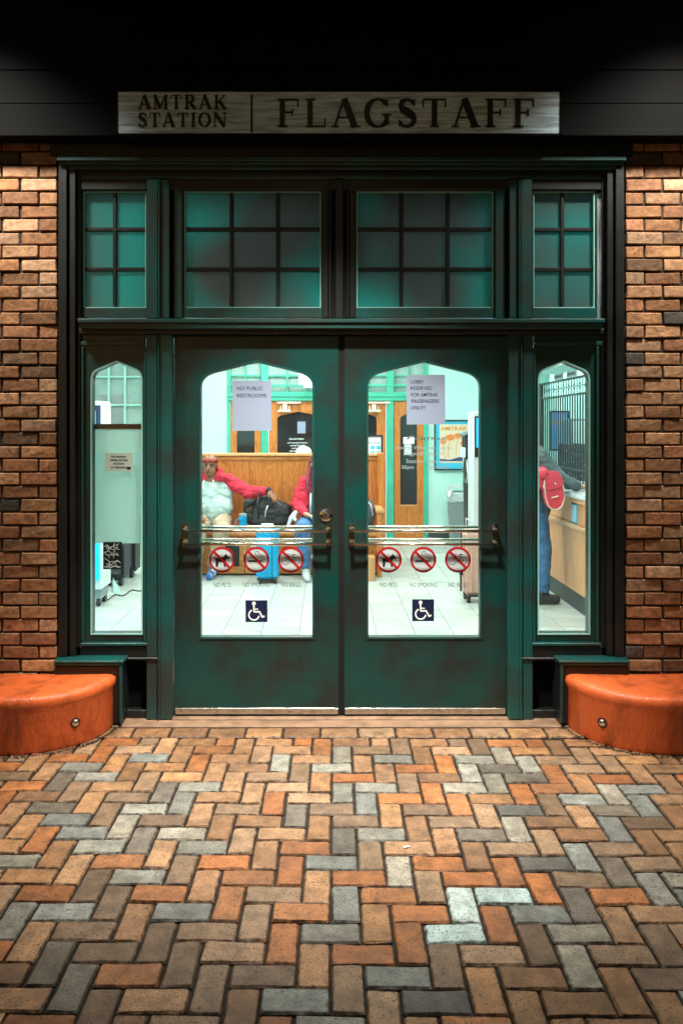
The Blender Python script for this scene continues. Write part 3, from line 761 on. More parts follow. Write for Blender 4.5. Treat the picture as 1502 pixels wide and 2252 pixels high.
# welcome lettering on the right glass
w = thing('welcome_lettering', (X(930, ST), ST, Z(1035, ST)), 'pale vinyl AMTRAK welcome lettering stuck on the right door glass', 'lettering')
text('lettering', 'AMTRAK', 910, 968, 6.5, ST, M['greytext'], w, wpx=73, bold=.02)
g = G().prism([(X(a, ST), Z(b, ST)) for a, b in ((893, 966), (899, 959), (911, 957), (903, 961), (898, 966.5))], ST, ST+.0004); mk('logo', g, M['greytext'], w)
for s, x, y, ww, hh in (('Amtrak Welcomes You to', 872, 988, 121, 7.5), ('Flagstaff Station', 888, 1001, 86, 7.5), ('Station Hours', 893, 1018, 80, 8), ('00pm -        am Daily', 883, 1031, 105, 8)):
    text('lettering', s, x, y, hh, ST, M['vinyl'], w, wpx=ww, bold=.006)

def poly(cx, cy, r, pts, Y): return [(X(cx+a*r, Y), Z(cy+b*r, Y)) for a, b in pts]
def stroke(g, pts, wpx, Y, th=.0005):
    for i in range(len(pts)-1):
        a, b = Vector(pts[i]), Vector(pts[i+1]); dd = (b-a); 
        if dd.length < 1e-6: continue
        dd.normalize(); nn = Vector((-dd.y, dd.x))*wpx/2; e = dd*wpx*.25
        q = [a-e+nn, b+e+nn, b+e-nn, a-e-nn]
        g.prism([(X(p.x, Y), Z(p.y, Y)) for p in q], Y-(i % 3)*.00005, Y+th)
def circ(cx, cy, r, n=28, a0=0, a1=360): return [(cx+r*math.cos(R(a0+(a1-a0)*k/n)), cy+r*math.sin(R(a0+(a1-a0)*k/n))) for k in range(n+1)]
DOG = [(-112,-32),(-62,-22),(8,-32),(30,-48),(55,-80),(63,-58),(102,-26),(96,-13),(58,-10),(48,10),(50,92),(27,92),(20,32),(-42,28),(-52,92),(-78,92),(-80,20),(-84,-8),(-112,-20)]
def sticker(kind, cx, cy, side):
    words = {'pets': 'NO PETS', 'smoking': 'NO SMOKING', 'bikes': 'NO BIKES'}[kind]
    pic = {'pets': 'a black dog', 'smoking': 'a smoking cigarette', 'bikes': 'a bicycle'}[kind]
    t = thing('no_%s_sticker' % kind, (X(cx, ST), ST, Z(cy+28, ST)), 'round red-ringed sticker of %s over %s on the %s door' % (pic, words, side), 'sticker', 'prohibition stickers on the doors')
    r = 26.5
    mk('disc', G().prism([(X(a, ST), Z(b, ST)) for a, b in circ(cx, cy, r, 36)[:-1]], ST, ST+.0005), M['stgrey'], t)
    Y1 = ST-.0007; g = G()
    if kind == 'pets': g.prism([(X(cx+a*r/155, Y1), Z(cy+b*r/155, Y1)) for a, b in DOG], Y1, Y1+.0005)
    elif kind == 'smoking':
        g.pbox(cx-18, cy+1.5, cx+12, cy+5, Y1, .0005); g.pbox(cx+13.2, cy+1.5, cx+15, cy+5, Y1, .0005)
        stroke(g, [(cx-2,cy-17),(cx-3.5,cy-12),(cx,cy-9),(cx+5,cy-8),(cx+10,cy-7),(cx+13,cy-3),(cx+14,cy)], 1.1, Y1)
        stroke(g, [(cx-2,cy-17),(cx+2,cy-19),(cx+5,cy-16),(cx+4,cy-12.5),(cx+9,cy-12),(cx+14,cy-9.5),(cx+17,cy-5),(cx+17.5,cy)], 1.1, Y1)
    else:
        stroke(g, circ(cx-12.5, cy+3.5, 7.8, 20), 1.0, Y1); stroke(g, circ(cx+12.5, cy+2.5, 7.8, 20), 1.0, Y1)
        stroke(g, [(cx-12.5,cy+3.5),(cx-6,cy-8),(cx+5.5,cy-7.5),(cx,cy+5),(cx-6,cy-8)], 1.0, Y1)
        stroke(g, [(cx,cy+5),(cx+12.5,cy+2.5),(cx+5.5,cy-7.5)], 1.0, Y1); stroke(g, [(cx-6,cy-8),(cx-7,cy-12),(cx-3,cy-12.5)], 1.0, Y1)
        stroke(g, [(cx+5.5,cy-7.5),(cx+6.5,cy-11)], 1.0, Y1); stroke(g, [(cx+3,cy-11.2),(cx+10,cy-11.2)], 1.6, Y1)
    mk('symbol', g, M['ink'], t)
    Y2 = ST-.0014; g = G()
    ro, ri = [circ(cx, cy, q, 40)[:-1] for q in (28.5, 23.8)]
    g.plate([(X(a, Y2), Z(b, Y2)) for a, b in ro], [[(X(a, Y2), Z(b, Y2)) for a, b in ri]], Y2, Y2+.0005)
    q = r*.93/1.414
    stroke(g, [(cx-q, cy-q), (cx+q, cy+q)], 5.2, Y2-.0002)
    mk('red_ring', g, M['red'], t)
    text('caption', words, cx, cy+60, 9.5, ST, M['greytext'], t, wpx={'pets': 38, 'smoking': 60, 'bikes': 42}[kind], align='CENTER')
for side, xs in (('left', (488, 564, 639.5)), ('right', (855, 931, 1007))):
    for k, x in zip(('pets', 'smoking', 'bikes'), xs): sticker(k, x, 1231, side)
def access(cx, cy, side):
    t = sheet('wheelchair_sticker', cx-24, cy-24, cx+24, cy+24, M['navy'], 'square navy sticker with a white wheelchair figure low on the %s door glass' % side, 'sticker', group='wheelchair stickers')
    Y1 = ST-.0008; g = G()
    k = 48/266.0; ox, oy = cx-24, cy-24
    def q(*p): return [(ox+a*k, oy+b*k) for a, b in p]
    hd = circ(ox+101*k, oy+38*k, 24*k, 18)[:-1]
    g.prism([(X(a, Y1), Z(b, Y1)) for a, b in hd], Y1, Y1+.0005)
    stroke(g, q((101, 55), (105, 140), (170, 140), (205, 205), (228, 195)), 20*k, Y1-.0001)
    stroke(g, q((100, 108), (150, 108)), 14*k, Y1-.0003)
    ct = (103, 178)
    stroke(g, [(ox+(ct[0]+62*math.cos(R(a)))*k, oy+(ct[1]+62*math.sin(R(a)))*k) for a in range(15, 255, 12)], 18*k, Y1-.0005)
    mk('symbol', g, M['white'], t)
access(564, 1344.5, 'left'); access(930.5, 1342.5, 'right')

# left sidelight: white panel with a bar, notice, patterned picture
pn = thing('window_panel', (X(259, 4.345), 4.345, Z(1195, 4.345)), 'white panel with a dark top bar standing behind the left sidelight glass', 'panel')
g = G().pbox(196, 943, 322, 1195, 4.352, .006); mk('sheet', g, M['film'], pn)
g = G().pbox(196, 932, 322, 943, 4.350, .015); mk('top_bar', g, M['dark'], pn)
for a in (234, 252): mk('clip', G().pbox(a-2.5, 953, a+2, 958, 4.3495, .0015), M['white'], pn)
n3 = sheet('smoking_notice', 231, 996, 292, 1036, M['notice'], 'pale card reading No Smoking Within 20 Feet of Doors or Openings', 'notice')
for s, y, ww in (('No Smoking', 1006, 33), ('Within 20 Feet', 1013.8, 40), ('of Doors', 1021.5, 24), ('or Openings', 1029.5, 35)):
    text('lettering', s, 261, y, 4.6, ST-.0008, M['ink'], n3, wpx=ww, align='CENTER', bold=.02)
mk('emblem', G().pbox(279, 1026.5, 287.5, 1032.5, ST-.0008, .0006), M['ink'], n3)
pc = sheet('patterned_card', 227, 1192, 268, 1252, M['ink'], 'black card covered in pale branching lines, low in the left sidelight', 'card', Y=4.3475)
g = G(); r2 = random.Random(5)
for k in range(9):
    x, y = (227+r2.uniform(1, 8), 1196+k*6.4) if k % 2 else (267-r2.uniform(1, 8), 1196+k*6.4); dx = 1 if k % 2 else -1; pts = [(x, y)]
    for q in range(6):
        x += dx*r2.uniform(4, 7); y += r2.uniform(-3.8, 4.6)
        if not (228 < x < 267 and 1193 < y < 1251): break
        pts.append((x, y))
        if q % 2 and 234 < x < 262 and 1198 < y < 1244:
            stroke(g, [(x, y), (x+r2.uniform(-5, 5), y+r2.choice((-6, 6)))], 1.0, 4.3465)
    stroke(g, pts, 1.3, 4.3465-.0002*(k % 3))
mk('lines', g, M['white'], pc)

# ------------------------------------------------------------------ orange rounded planters (bumper seats)
def planter(cx, side, kx):
    t = thing('orange_planter', (cx, 4.2, 0), 'low round-fronted glossy orange block against the %s wall with a round bolt' % side, 'block seat', 'orange blocks beside the doorway')
    r, hgt = .42, .287; Yb = 4.262 - .06
    n = 48
    def outline(rr): return [(cx+rr*math.cos(R(180+180*k/n)), Yb+rr*math.sin(R(180+180*k/n))*.93) for k in range(n+1)]
    prof = [(r-.012, 0), (r-.004, .02), (r-.004, hgt-.075), (r+.006, hgt-.055), (r+.012, hgt-.035), (r+.006, hgt-.012), (r-.012, hgt-.002), (r-.04, hgt+.001), (.02, hgt-.006)]
    v = []; f = []
    for rr, z in prof:
        for a, b in outline(rr): v.append((a, b, z))
    m = n+1
    for i in range(len(prof)-1):
        for k in range(n): f.append((i*m+k, i*m+k+1, (i+1)*m+k+1, (i+1)*m+k))
    f.append(tuple([i*m for i in range(len(prof))]+[i*m+n for i in range(len(prof)-1, -1, -1)]))
    f.append(tuple((len(prof)-1)*m+k for k in range(m)))
    mk('block', G().add(v, f), M['orange'], t, smooth=True)
    # bolt
    th = None
    for a in range(180, 361):
        x = cx+(r-.004)*math.cos(R(a)); y = Yb+(r-.004)*math.sin(R(a))*.93
        if abs(VX+x*FPX/y-kx) < 3: th = a; break
    p = Vector((x, y, Z(1590, y))); nrm = Vector((math.cos(R(th)), math.sin(R(th))/.93, 0)).normalized()
    g = G().tube([p-nrm*.01, p+nrm*.006, p+nrm*.012, p+nrm*.018], [.02, .02, .014, .006], 14); mk('bolt', g, M['chrome'], t, smooth=True)
    g = G().tube([p-nrm*.012, p+nrm*.003], [.027, .026], 16); mk('washer', g, M['bplastic'], t)
planter(-1.575, 'left', 168); planter(1.728, 'right', 1325)

# ================================================================== the lobby
RY = 11.12
XL, XR, CZ = -3.9, 2.46, 3.45
# floor with tiles
g = G(); g.box(-5, 6, 4.42, 12.5, -.2, -.004); fl = struct(mk('lobby_floor', g, M['grout'], at=(0, 8, -.004)))
TP = .305
tme = bpy.data.meshes.new('tile'); gg = G().box(-TP/2+.003, TP/2-.003, -TP/2+.003, TP/2-.003, -.006, 0); tme.from_pydata(gg.v, [], gg.f)
bm = bmesh.new(); bm.from_mesh(tme); bmesh.ops.recalc_face_normals(bm, faces=bm.faces[:]); bmesh.ops.bevel(bm, geom=[e for e in bm.edges if all(v.co.z > -.001 for v in e.verts)], offset=.0015, segments=1, affect='EDGES'); bm.to_mesh(tme); bm.free()
tme.materials.append(M['tile']); tl = []
tx0 = X(663, 6.6)
for i in range(-16, 16):
    for j in range(0, 23):
        x = tx0+(i+.5)*TP; y = 4.45+.16+j*TP
        if x < -3.7 or x > 5: continue
        px = VX+x*FPX/y
        v = y > 5.8 and (190 < px < 330 or 430 < px < 700 or 795 < px < 1070 or 1170 < px < 1300) and y < 10.9 and x < 2.3
        if x < -1.2-.35 and x > X(200, y) and y > 8.8: v = v and px < 330
        tl.append((0 if v else 1, y, x))
tl.sort(); far = G()
for k, (v, y, x) in enumerate(tl):
    if k < 296 and v == 0:
        q = rnd.uniform(.92, 1.06); inst('tile', tme, fl, (x, y, rnd.uniform(-.0005, .0005)), (0, 0, 0), (1, 1, 1), (.49*q, .56*q, .52*q, 1))
    else: far.box(x-TP/2+.003, x+TP/2-.003, y-TP/2+.003, y+TP/2-.003, -.006, 0)
stuff(mk('tile', far, M['tile_far'], fl))
g = G().box(-5, 6, 4.42, 12.5, CZ, CZ+.2); struct(mk('lobby_ceiling', g, M['ceil']))
g = G().box(-4.1, -3.9, 4.42, RY+.3, 0, CZ); tag(mk('lobby_wall', g, M['mint']), 'mint lobby side wall beyond the left sidelight', 'wall')
g = G().box(4.6, 4.8, 4.42, RY+.3, 0, CZ); tag(mk('lobby_wall', g, M['mint']), 'pale mint wall at the back of the ticket office', 'wall')
# inner side of the street wall
g = G(); g.box(-4.1, X(128, B), B+.13, B+.30, 0, CZ); g.box(X(1374, B), 4.8, B+.13, B+.30, 0, CZ); g.box(X(128, B), X(1374, B), B+.02, B+.30, Z(398, B), CZ)
tag(mk('lobby_wall', g, M['mint']), 'inner mint face of the entrance wall round the doors', 'wall')
# far wall with opening group
def FX(px): return X(px, RY)
def FZ(py): return Z(py, RY)
fw = thing('far_wall', (0, RY, 0), 'mint green painted wall at the far end of the lobby', 'wall')
zt = FZ(760)
g = G().plate([(XL, 0), (4.6, 0), (4.6, CZ), (XL, CZ)], [[(FX(500), .012), (FX(500), zt), (FX(941), zt), (FX(941), .012)], [(XL+.25, .9), (XL+.25, 3.0), (FX(318), 3.0), (FX(318), .9)]], RY, RY+.2)
mk('plaster', g, M['mint'], fw)
g = G().box(FX(942), 2.2, RY-.02, RY-.001, 0, FZ(1170)); mk('baseboard', g, M['dbase'], fw, bevel=.003)
g = G().box(XL, FX(499), RY-.02, RY-.001, 0, FZ(1170)); mk('baseboard', g, M['dbase'], fw, bevel=.003)
# the far entrance: green frame, wooden doors
fe = thing('far_entrance', (FX(720), RY, 0), 'green framed far entrance with panelled wooden doors and transom windows', 'entrance')
def fp(name, a, b, c, d_, m, Y=RY-.03, dep=.1, bev=.004, par=None):
    g = G().pbox(a, b, c, d_, Y, dep); return mk(name, g, M[m], par or fe, bevel=bev)
fp('post', 500, 760, 507, 1187, 'lgreen'); fp('post', 574, 760, 589, 1187, 'lgreen'); fp('post', 851, 760, 866, 1187, 'lgreen'); fp('post', 932, 760, 941.5, 1187, 'lgreen')
fp('transom_rail', 500, 862, 941, 881, 'lgreen', RY-.045); fp('transom_rail', 500, 868, 941, 872, 'lgreen', RY-.06, .02)
fp('transom_rail', 500, 845, 941, 850, 'lgreen', RY-.036, .02)
fp('head_rail', 500, 756, 941, 764, 'lgreen', RY-.05)
fp('closer_strip', 589.5, 881, 592, 1187, 'wplastic', RY-.02, .05); fp('closer_strip', 848, 881, 850.5, 1187, 'wplastic', RY-.02, .05)
for a, c, mun in ((507, 574, (541,)), (589, 720, (632, 676)), (728, 851, (769, 810)), (866, 932, (899,))):
    tw = fp('transom_window', a, 764, c, 862, 'tglass', RY+.03, .01, 0)
    for k in mun: fp('muntin', k-1.7, 764, k+1.7, 862, 'lgreen', RY-.004, .03, 0, tw)
    for y in (826, 795): fp('muntin', a, y-1.7, c, y+1.7, 'lgreen', RY-.002, .028, 0, tw)
fp('mullion', 716, 764, 732, 862, 'lgreen', RY-.035)
def wdoor(a, c, ga, gc, label, gb=1110, arc=True, yap=905, ysh=922):
    g = G().plate(rect(a, 881.5, c, 1187, RY), [arch(ga, gc, ysh, yap, gb, RY, rx=min(14, (gc-ga)*.3))], RY-.012, RY+.04)
    d_ = mk('wooden_door', g, M['oak'], fe, bevel=.003); d_['label'] = label
    g = G().prism(arch(ga-1, gc+1, ysh, yap-1, gb+1, RY, rx=min(14, (gc-ga)*.3)), RY+.015, RY+.02); mk('pane', g, M['dglass'], d_)
    mk('glass_sill', G().pbox(ga-2, gb, gc+2, gb+3, RY-.022, .012), M['oakl'], d_)
    return d_
wdoor(507, 573.5, 521, 560, 'narrow fixed wooden leaf left of the far doors')
D1 = wdoor(593, 719, 610, 702, 'wide wooden door with dark arched glass and mirrored lettering')
D2 = wdoor(721, 847.5, 739, 828, 'wide wooden door beside the bench end')
D3 = wdoor(866.5, 931.5, 880, 917, 'narrow wooden leaf with a tall dark pane')
for a in (612, 808):
    g = G(); g.tube([(FX(a), RY-.09, FZ(904)), (FX(a+28), RY-.09, FZ(904))], .018, 12)
    g.pbox(a+10, 889, a+19, 904, RY-.1, .05); g.pbox(a+4, 893, a+6, 904, RY-.09, .03); g.pbox(a+23, 893, a+25, 904, RY-.09, .03); g.pbox(a-2, 883, a+50, 887, RY-.06, .03)
    mk('door_closer', g, M['cream'], fe)
YT = RY-.004
text('lettering', 'AMTRAK', 635, 967, 3.6, RY+.012, M['white'], fe, wpx=34, mirror=True, bold=.02)
for s, x, y, ww in (('Amtrak Welcomes You', 632, 975, 44), ('Flagstaff Station', 638, 981, 32), ('Station Hours', 641, 987, 26), ('Daily', 636, 993, 14)):
    text('lettering', s, x, y, 3.2, RY+.012, M['white'], fe, wpx=ww, mirror=True, bold=.02)
fp('paper', 654, 927, 672, 953, 'paper', RY+.005, .002, 0)
fp('paper', 887, 961, 911, 976, 'white', RY+.005, .002, 0); fp('paper', 889, 977, 905, 1000, 'wplastic', RY+.006, .002, 0)
# stepped hanging sign
sh = thing('stepped_sign', (FX(690), RY-.3, FZ(852)), 'white board with a stepped black-lined edge hanging above the far wooden door', 'sign')
Ys = 10.7
def sp(pts, Y): return [(X(a, Y), Z(b, Y)) for a, b in pts]
mk('board', G().prism(sp([(657,790),(657,846),(668,846),(668,852),(740,852),(740,790)], Ys), Ys, Ys+.02), M['white'], sh)
g = G(); stroke(g, [(660,790),(660,842),(671,842),(671,848),(740,848)], 1.2, Ys-.002); mk('line', g, M['ink'], sh)
# far left window seen through the left sidelight
fwn = thing('far_window', (FX(250), RY, .9), 'large paned window in the far wall seen through the top of the left sidelight', 'window')
mk('pane', G().box(XL+.25, FX(318), RY+.08, RY+.085, .9, 3.0), M['tglass'], fwn)
g = G()
g.plate([(XL+.25, .9), (FX(318), .9), (FX(318), 3.0), (XL+.25, 3.0)], [[(XL+.31, .96), (FX(311), .96), (FX(311), 2.94), (XL+.31, 2.94)]], RY-.02, RY+.06); mk('frame', g, M['muntin'], fwn)
for k in (239, 274.5): mk('muntin', G().pbox(k-2.2, 740, k+2.2, 1040, RY, .03), M['muntin'], fwn)
for y in (828, 890, 950): mk('muntin', G().pbox(190, y-1.8, 311, y+1.8, RY+.002, .026), M['muntin'], fwn)
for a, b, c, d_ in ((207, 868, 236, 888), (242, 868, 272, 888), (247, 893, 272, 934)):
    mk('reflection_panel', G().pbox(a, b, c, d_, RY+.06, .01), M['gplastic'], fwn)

# ceiling light panels
for k, (x, y) in enumerate(((-2.6, 5.6), (-.6, 5.6), (1.3, 5.6), (-2.6, 8.8), (-.6, 8.0), (1.3, 8.4), (3.6, 7.4), (3.6, 9.8), (-.4, 10.2))):  # second office panel is unseen, added to brighten the ticket office
    nm = ['by the left sidelight', 'above the left door', 'above the right door', 'far left of the bench', 'over the bench', 'over the bin corner', 'inside the ticket office near the counter', 'added at the back of the ticket office', 'before the far wooden doors'][k]
    t = thing('ceiling_light', (x, y, CZ-.05), 'flat white ceiling light panel %s' % nm, 'ceiling light', 'lobby ceiling lights')
    mk('frame', G().plate([(x-.62, 0), (x+.62, 0), (x+.62, .05), (x-.62, .05)], [], y-.32, y+.32), M['wplastic'], t) if False else mk('frame', G().box(x-.62, x+.62, y-.32, y+.32, CZ-.03, CZ-.001), M['wplastic'], t)
    mk('diffuser', G().box(x-.58, x+.58, y-.28, y+.28, CZ-.04, CZ-.031), M['lampglass'], t)

# ------------------------------------------------------------------ bench
BY = 8.85
b0, b1 = X(405, BY), X(836, BY)
bn = thing('wooden_bench', ((b0+b1)/2, 8.6, 0), 'long high-backed varnished oak waiting bench in the middle of the lobby', 'bench')
zt = Z(1003, BY)
nb = 6
for k in range(nb):
    xa = b0+(b1-b0)*k/nb; xb = b0+(b1-b0)*(k+1)/nb
    mk('back_panel', G().box(xa+.002, xb-.002, BY, BY+.03, .50, zt), M['oak'], bn, bevel=.003)
mk('cap_rail', G().box(b0-.02, b1+.02, BY-.035, BY+.075, zt+.0005, zt+.035), M['oakl'], bn, bevel=.006)
mk('under_rail', G().box(b0, b1, BY-.012, BY-.0005, zt-.045, zt-.008), M['oakx'], bn, bevel=.003)
mk('seat', G().box(b0, b1-.03, 8.38, BY-.002, .45, .485), M['oakx'], bn, bevel=.006)
mk('back_seat', G().box(b0, b1-.03, BY+.032, 9.35, .45, .485), M['oakx'], bn, bevel=.006)
for k in range(6):
    xa = b0+(b1-b0-.04)*k/6; xb = b0+(b1-b0-.04)*(k+1)/6
    fr = mk('base_frame', G().plate([(xa+.003, .02), (xb-.003, .02), (xb-.003, .449), (xa+.003, .449)], [[(xa+.06, .10), (xb-.06, .10), (xb-.06, .38), (xa+.06, .38)]], 8.46, 8.49), M['oakx'], bn, bevel=.003)
    mk('base_panel', G().box(xa+.05, xb-.05, 8.492, 8.50, .05, .42), M[('oak', 'bplastic', 'wplastic')[k % 3] if k in (1, 2, 4) else 'oak'], fr)
mk('base_foot', G().box(b0+.02, b1-.06, 8.5, 9.2, 0, .049), M['dark'], bn)
# end post and arm at the right
mk('end_panel', G().box(b1-.035, b1+.03, 8.70, 9.0, 0, Z(1000, 8.7)+.02), M['oak'], bn, bevel=.006)
mk('end_post', G().box(X(829, 8.36), X(840, 8.36), 8.36, 8.42, 0, .70), M['oakx'], bn, bevel=.008)
mk('armrest', G().box(X(826, 8.34), X(845, 8.34), 8.32, 8.78, .70, .745), M['oakl'], bn, bevel=.012, seg=2)

# ------------------------------------------------------------------ soft volumes: remeshed blobs
from mathutils import noise
WR = {'red_fleece': .011, 'pale_grey_fleece': .010, 'khaki_cloth': .009, 'blue_denim': .007, 'grey_jacket': .010, 'navy_shirt': .008, 'black_fabric': .009, 'charcoal_fabric': .008, 'white_shoe': .004, 'red_dyed_hair': .006}
def blob(name, prims, m, parent, voxel=.01, smooth=5):
    bm = bmesh.new()
    def sph(c, r, sc=(1, 1, 1), rot=None, seg=14):
        mt = Matrix.Translation(c)
        if rot is not None: mt = mt @ rot.to_4x4()
        mt = mt @ Matrix.Diagonal((sc[0], sc[1], sc[2], 1))
        bmesh.ops.create_uvsphere(bm, u_segments=seg, v_segments=max(8, seg*2//3), radius=r, matrix=mt)
    for p in prims:
        if p[0] == 'c':                                   # tapered capsule chain: points and radii
            pts = [Vector(q) for q in p[1]]; rs = p[2] if isinstance(p[2], (list, tuple)) else [p[2]]*len(pts)
            for q, r in zip(pts, rs): sph(q, r)
            for a, b, r0, r1 in zip(pts[:-1], pts[1:], rs[:-1], rs[1:]):
                dd = b-a
                if dd.length < 1e-4: continue
                rot = dd.to_track_quat('Z', 'Y').to_matrix().to_4x4()
                bmesh.ops.create_cone(bm, cap_ends=True, segments=14, radius1=r0, radius2=r1, depth=dd.length, matrix=Matrix.Translation((a+b)/2) @ rot)
        elif p[0] == 'e':
            rot = Matrix.Rotation(R(p[3]), 3, p[4]) if len(p) > 3 else None
            sph(Vector(p[1]), 1, p[2], rot, 20)
        elif p[0] == 'b':
            c, hs = Vector(p[1]), p[2]; rot = Matrix.Rotation(R(p[3]), 4, p[4]) if len(p) > 3 else Matrix.Identity(4)
            bmesh.ops.create_cube(bm, size=2, matrix=Matrix.Translation(c) @ rot @ Matrix.Diagonal((hs[0], hs[1], hs[2], 1)))
    me = bpy.data.meshes.new('t'); bm.to_mesh(me); bm.free()
    ob = bpy.data.objects.new('t', me); COL.objects.link(ob)
    md = ob.modifiers.new('r', 'REMESH'); md.mode = 'VOXEL'; md.voxel_size = voxel
    sm = ob.modifiers.new('s', 'SMOOTH'); sm.iterations = smooth; sm.factor = .5
    dg = bpy.context.evaluated_depsgraph_get(); m2 = bpy.data.meshes.new_from_object(ob.evaluated_get(dg))
    bpy.data.objects.remove(ob); bpy.data.meshes.remove(me)
    o0 = origin(parent) if parent is not None else Vector((0, 0, 0))
    w_ = WR.get(m.name, 0)
    if w_:
        ns = [v.normal.copy() for v in m2.vertices]
        for v, nn in zip(m2.vertices, ns):
            p = v.co; a = noise.noise(Vector((p.x*17, p.y*17, p.z*30)))+.5*noise.noise(p*55)
            v.co = p+nn*(a*w_)
    m2.transform(Matrix.Translation(-o0)); m2.name = name
    for p in m2.polygons: p.use_smooth = True
    m2.materials.clear(); m2.materials.append(m)
    o = bpy.data.objects.new(name, m2); COL.objects.link(o); o['_o'] = tuple(o0); ALL.append(o)
    if parent is not None: o.parent = parent
    return o
def head_prims(c, s=1.0):
    c = Vector(c)
    def q(x, y, z): return c+Vector((x, y, z))*s
    return [('e', q(0, .012, .03), (.074*s, .095*s, .088*s)), ('e', q(0, -.010, -.045), (.058*s, .075*s, .068*s)), ('e', q(0, -.035, -.088), (.034*s, .038*s, .026*s)),
            ('c', [q(0, -.088, .012), q(0, -.112, -.028)], [.010*s, .018*s]), ('e', q(0, -.092, -.058), (.026*s, .012*s, .011*s)), ('e', q(0, -.078, .022), (.056*s, .014*s, .011*s)),
            ('e', q(-.075, .012, -.01), (.011*s, .02*s, .032*s)), ('e', q(.075, .012, -.01), (.011*s, .02*s, .032*s)),
            ('c', [q(0, .02, -.06), q(0, .035, -.19)], [.055*s, .06*s])]
def face(par, c, s=1.0, lid=M['dhair']):
    c = Vector(c)
    for sx in (-1, 1):
        blob('eye', [('e', c+Vector((sx*.029, -.083, .002))*s, (.013*s, .009*s, .0045*s))], lid, par, .003, 1)
        blob('eyebrow', [('e', c+Vector((sx*.031, -.090, .022))*s, (.019*s, .007*s, .0035*s))], lid, par, .003, 1)
    blob('mouth', [('e', c+Vector((0, -.100, -.056))*s, (.024*s, .008*s, .004*s))], lid, par, .003, 1)
def hand(wr, tip, side, up=Vector((0, 0, 1)), curl=.6, s=1.0):
    """palm and five bent fingers from wrist wr towards tip"""
    wr, tip = Vector(wr), Vector(tip); dd = (tip-wr).normalized(); lat = dd.cross(up).normalized()*side; nrm = lat.cross(dd).normalized()
    if nrm.z > 0: nrm = -nrm
    pr = [('c', [wr, wr+dd*.03*s], [.027*s, .028*s])]
    pc_ = wr+dd*.055*s
    for k in (-1, 0, 1): pr.append(('c', [wr+dd*.02*s+lat*k*.012*s, wr+dd*.09*s+lat*k*.026*s], [.016*s, .013*s]))
    for k, (off, L) in enumerate(((-.033, .068), (-.011, .08), (.011, .076), (.033, .058))):
        p = wr+dd*.09*s+lat*off*s; a = dd.copy(); pts = [p]
        for j in range(3):
            an = curl*(j+.4)*.8; v = (dd*math.cos(an)+nrm*math.sin(an)); p = p+v*L*s*(.45, .32, .23)[j]; pts.append(p)
        pr.append(('c', pts, [.0095*s, .009*s, .0085*s, .0075*s]))
    p = wr+dd*.03*s-lat*.028*s; pr.append(('c', [p, p-lat*.026*s+dd*.03*s, p-lat*.026*s+dd*.055*s+nrm*.02*s], [.013*s, .0105*s, .0085*s]))
    return pr

# ---- seated man in grey and red hoodie
mn = thing('person', tuple(P(464, 1172, 8.55)*Vector((1, 1, 1)).x if False else (X(464, 8.55), 8.55, 0)), 'seated man in grey hoodie with red sleeves, his arm over the black backpack', 'person', 'people in the lobby')
def q(px, py, Y): return P(px, py, Y)
hc = q(462, 1024, 8.50)
shL, shR = q(430, 1058, 8.66), q(500, 1057, 8.64)
elR, wrR, tipR = q(548, 1083, 8.60), q(592, 1080, 8.50), q(607, 1098, 8.42)
elL, wrL, tipL = q(412, 1100, 8.55), q(430, 1135, 8.3), q(448, 1140, 8.2)
hpL, hpR = q(448, 1140, 8.65), q(488, 1140, 8.65)
knL, knR = Vector((X(437, 8.18), 8.18, .53)), Vector((X(488, 8.16), 8.16, .53))
anL, anR = Vector((X(430, 8.25), 8.25, .10)), Vector((X(468, 8.36), 8.36, .10))
mid = (hpL+hpR)/2; ch = (shL+shR)/2
body = head_prims(hc, 1.08)+[('c', [mid, ch+Vector((0, 0, -.1))], [.13, .13]), ('c', [shL, elL, wrL], [.05, .042, .03]), ('c', [shR, elR, wrR], [.05, .042, .03]),
        ('c', [hpL, knL, anL], [.08, .055, .038]), ('c', [hpR, knR, anR], [.08, .055, .038])]+hand(wrR, tipR, -1, curl=.55)+hand(wrL, tipL, 1, curl=.5)
blob('body', body, M['skin1'], mn, .0065, 2)
face(mn, hc, 1.08)
blob('hoodie', [('c', [mid+Vector((0, -.03, -.01)), mid+Vector((0, -.06, .12))], [.19, .20]), ('e', mid+Vector((0, -.045, .13)), (.235, .19, .18)), ('c', [mid+Vector((0, -.03, .12)), ch+Vector((0, -.02, -.10))], [.215, .185]),
     ('c', [ch+Vector((-.12, 0, -.08)), ch+Vector((.12, 0, -.08))], [.12, .12]), ('c', [ch+Vector((-.10, -.01, -.16)), ch+Vector((.12, -.01, -.16))], [.13, .13])], M['hgrey'], mn, .012, 8)
for s_l in ((shL, elL, wrL), (shR, elR, wrR)):
    a, b, c = s_l; md = (b+c)/2
    blob('sleeve', [('c', [a+Vector((0, 0, .0)), (a+b)/2, b, md, c+(b-c)*.12], [.088, .078, .070, .062, .045]), ('e', b+Vector((0, -.02, -.02)), (.075, .07, .07))], M['hred'], mn, .009, 4)
    blob('cuff', [('c', [c+(b-c)*.16, c+(b-c)*.04], [.044, .042])], M['bfabric'], mn, .006, 2)
blob('hood', [('c', [hc+Vector((.085, .02, -.10)), hc+Vector((.10, .06, -.06)), hc+Vector((.05, .12, -.03)), hc+Vector((-.05, .12, -.03)), hc+Vector((-.10, .06, -.06)), hc+Vector((-.085, .02, -.10))], .034),
     ('c', [hc+Vector((.12, .03, -.13)), hc+Vector((-.12, .03, -.13))], .05)], M['hred'], mn, .009, 5)
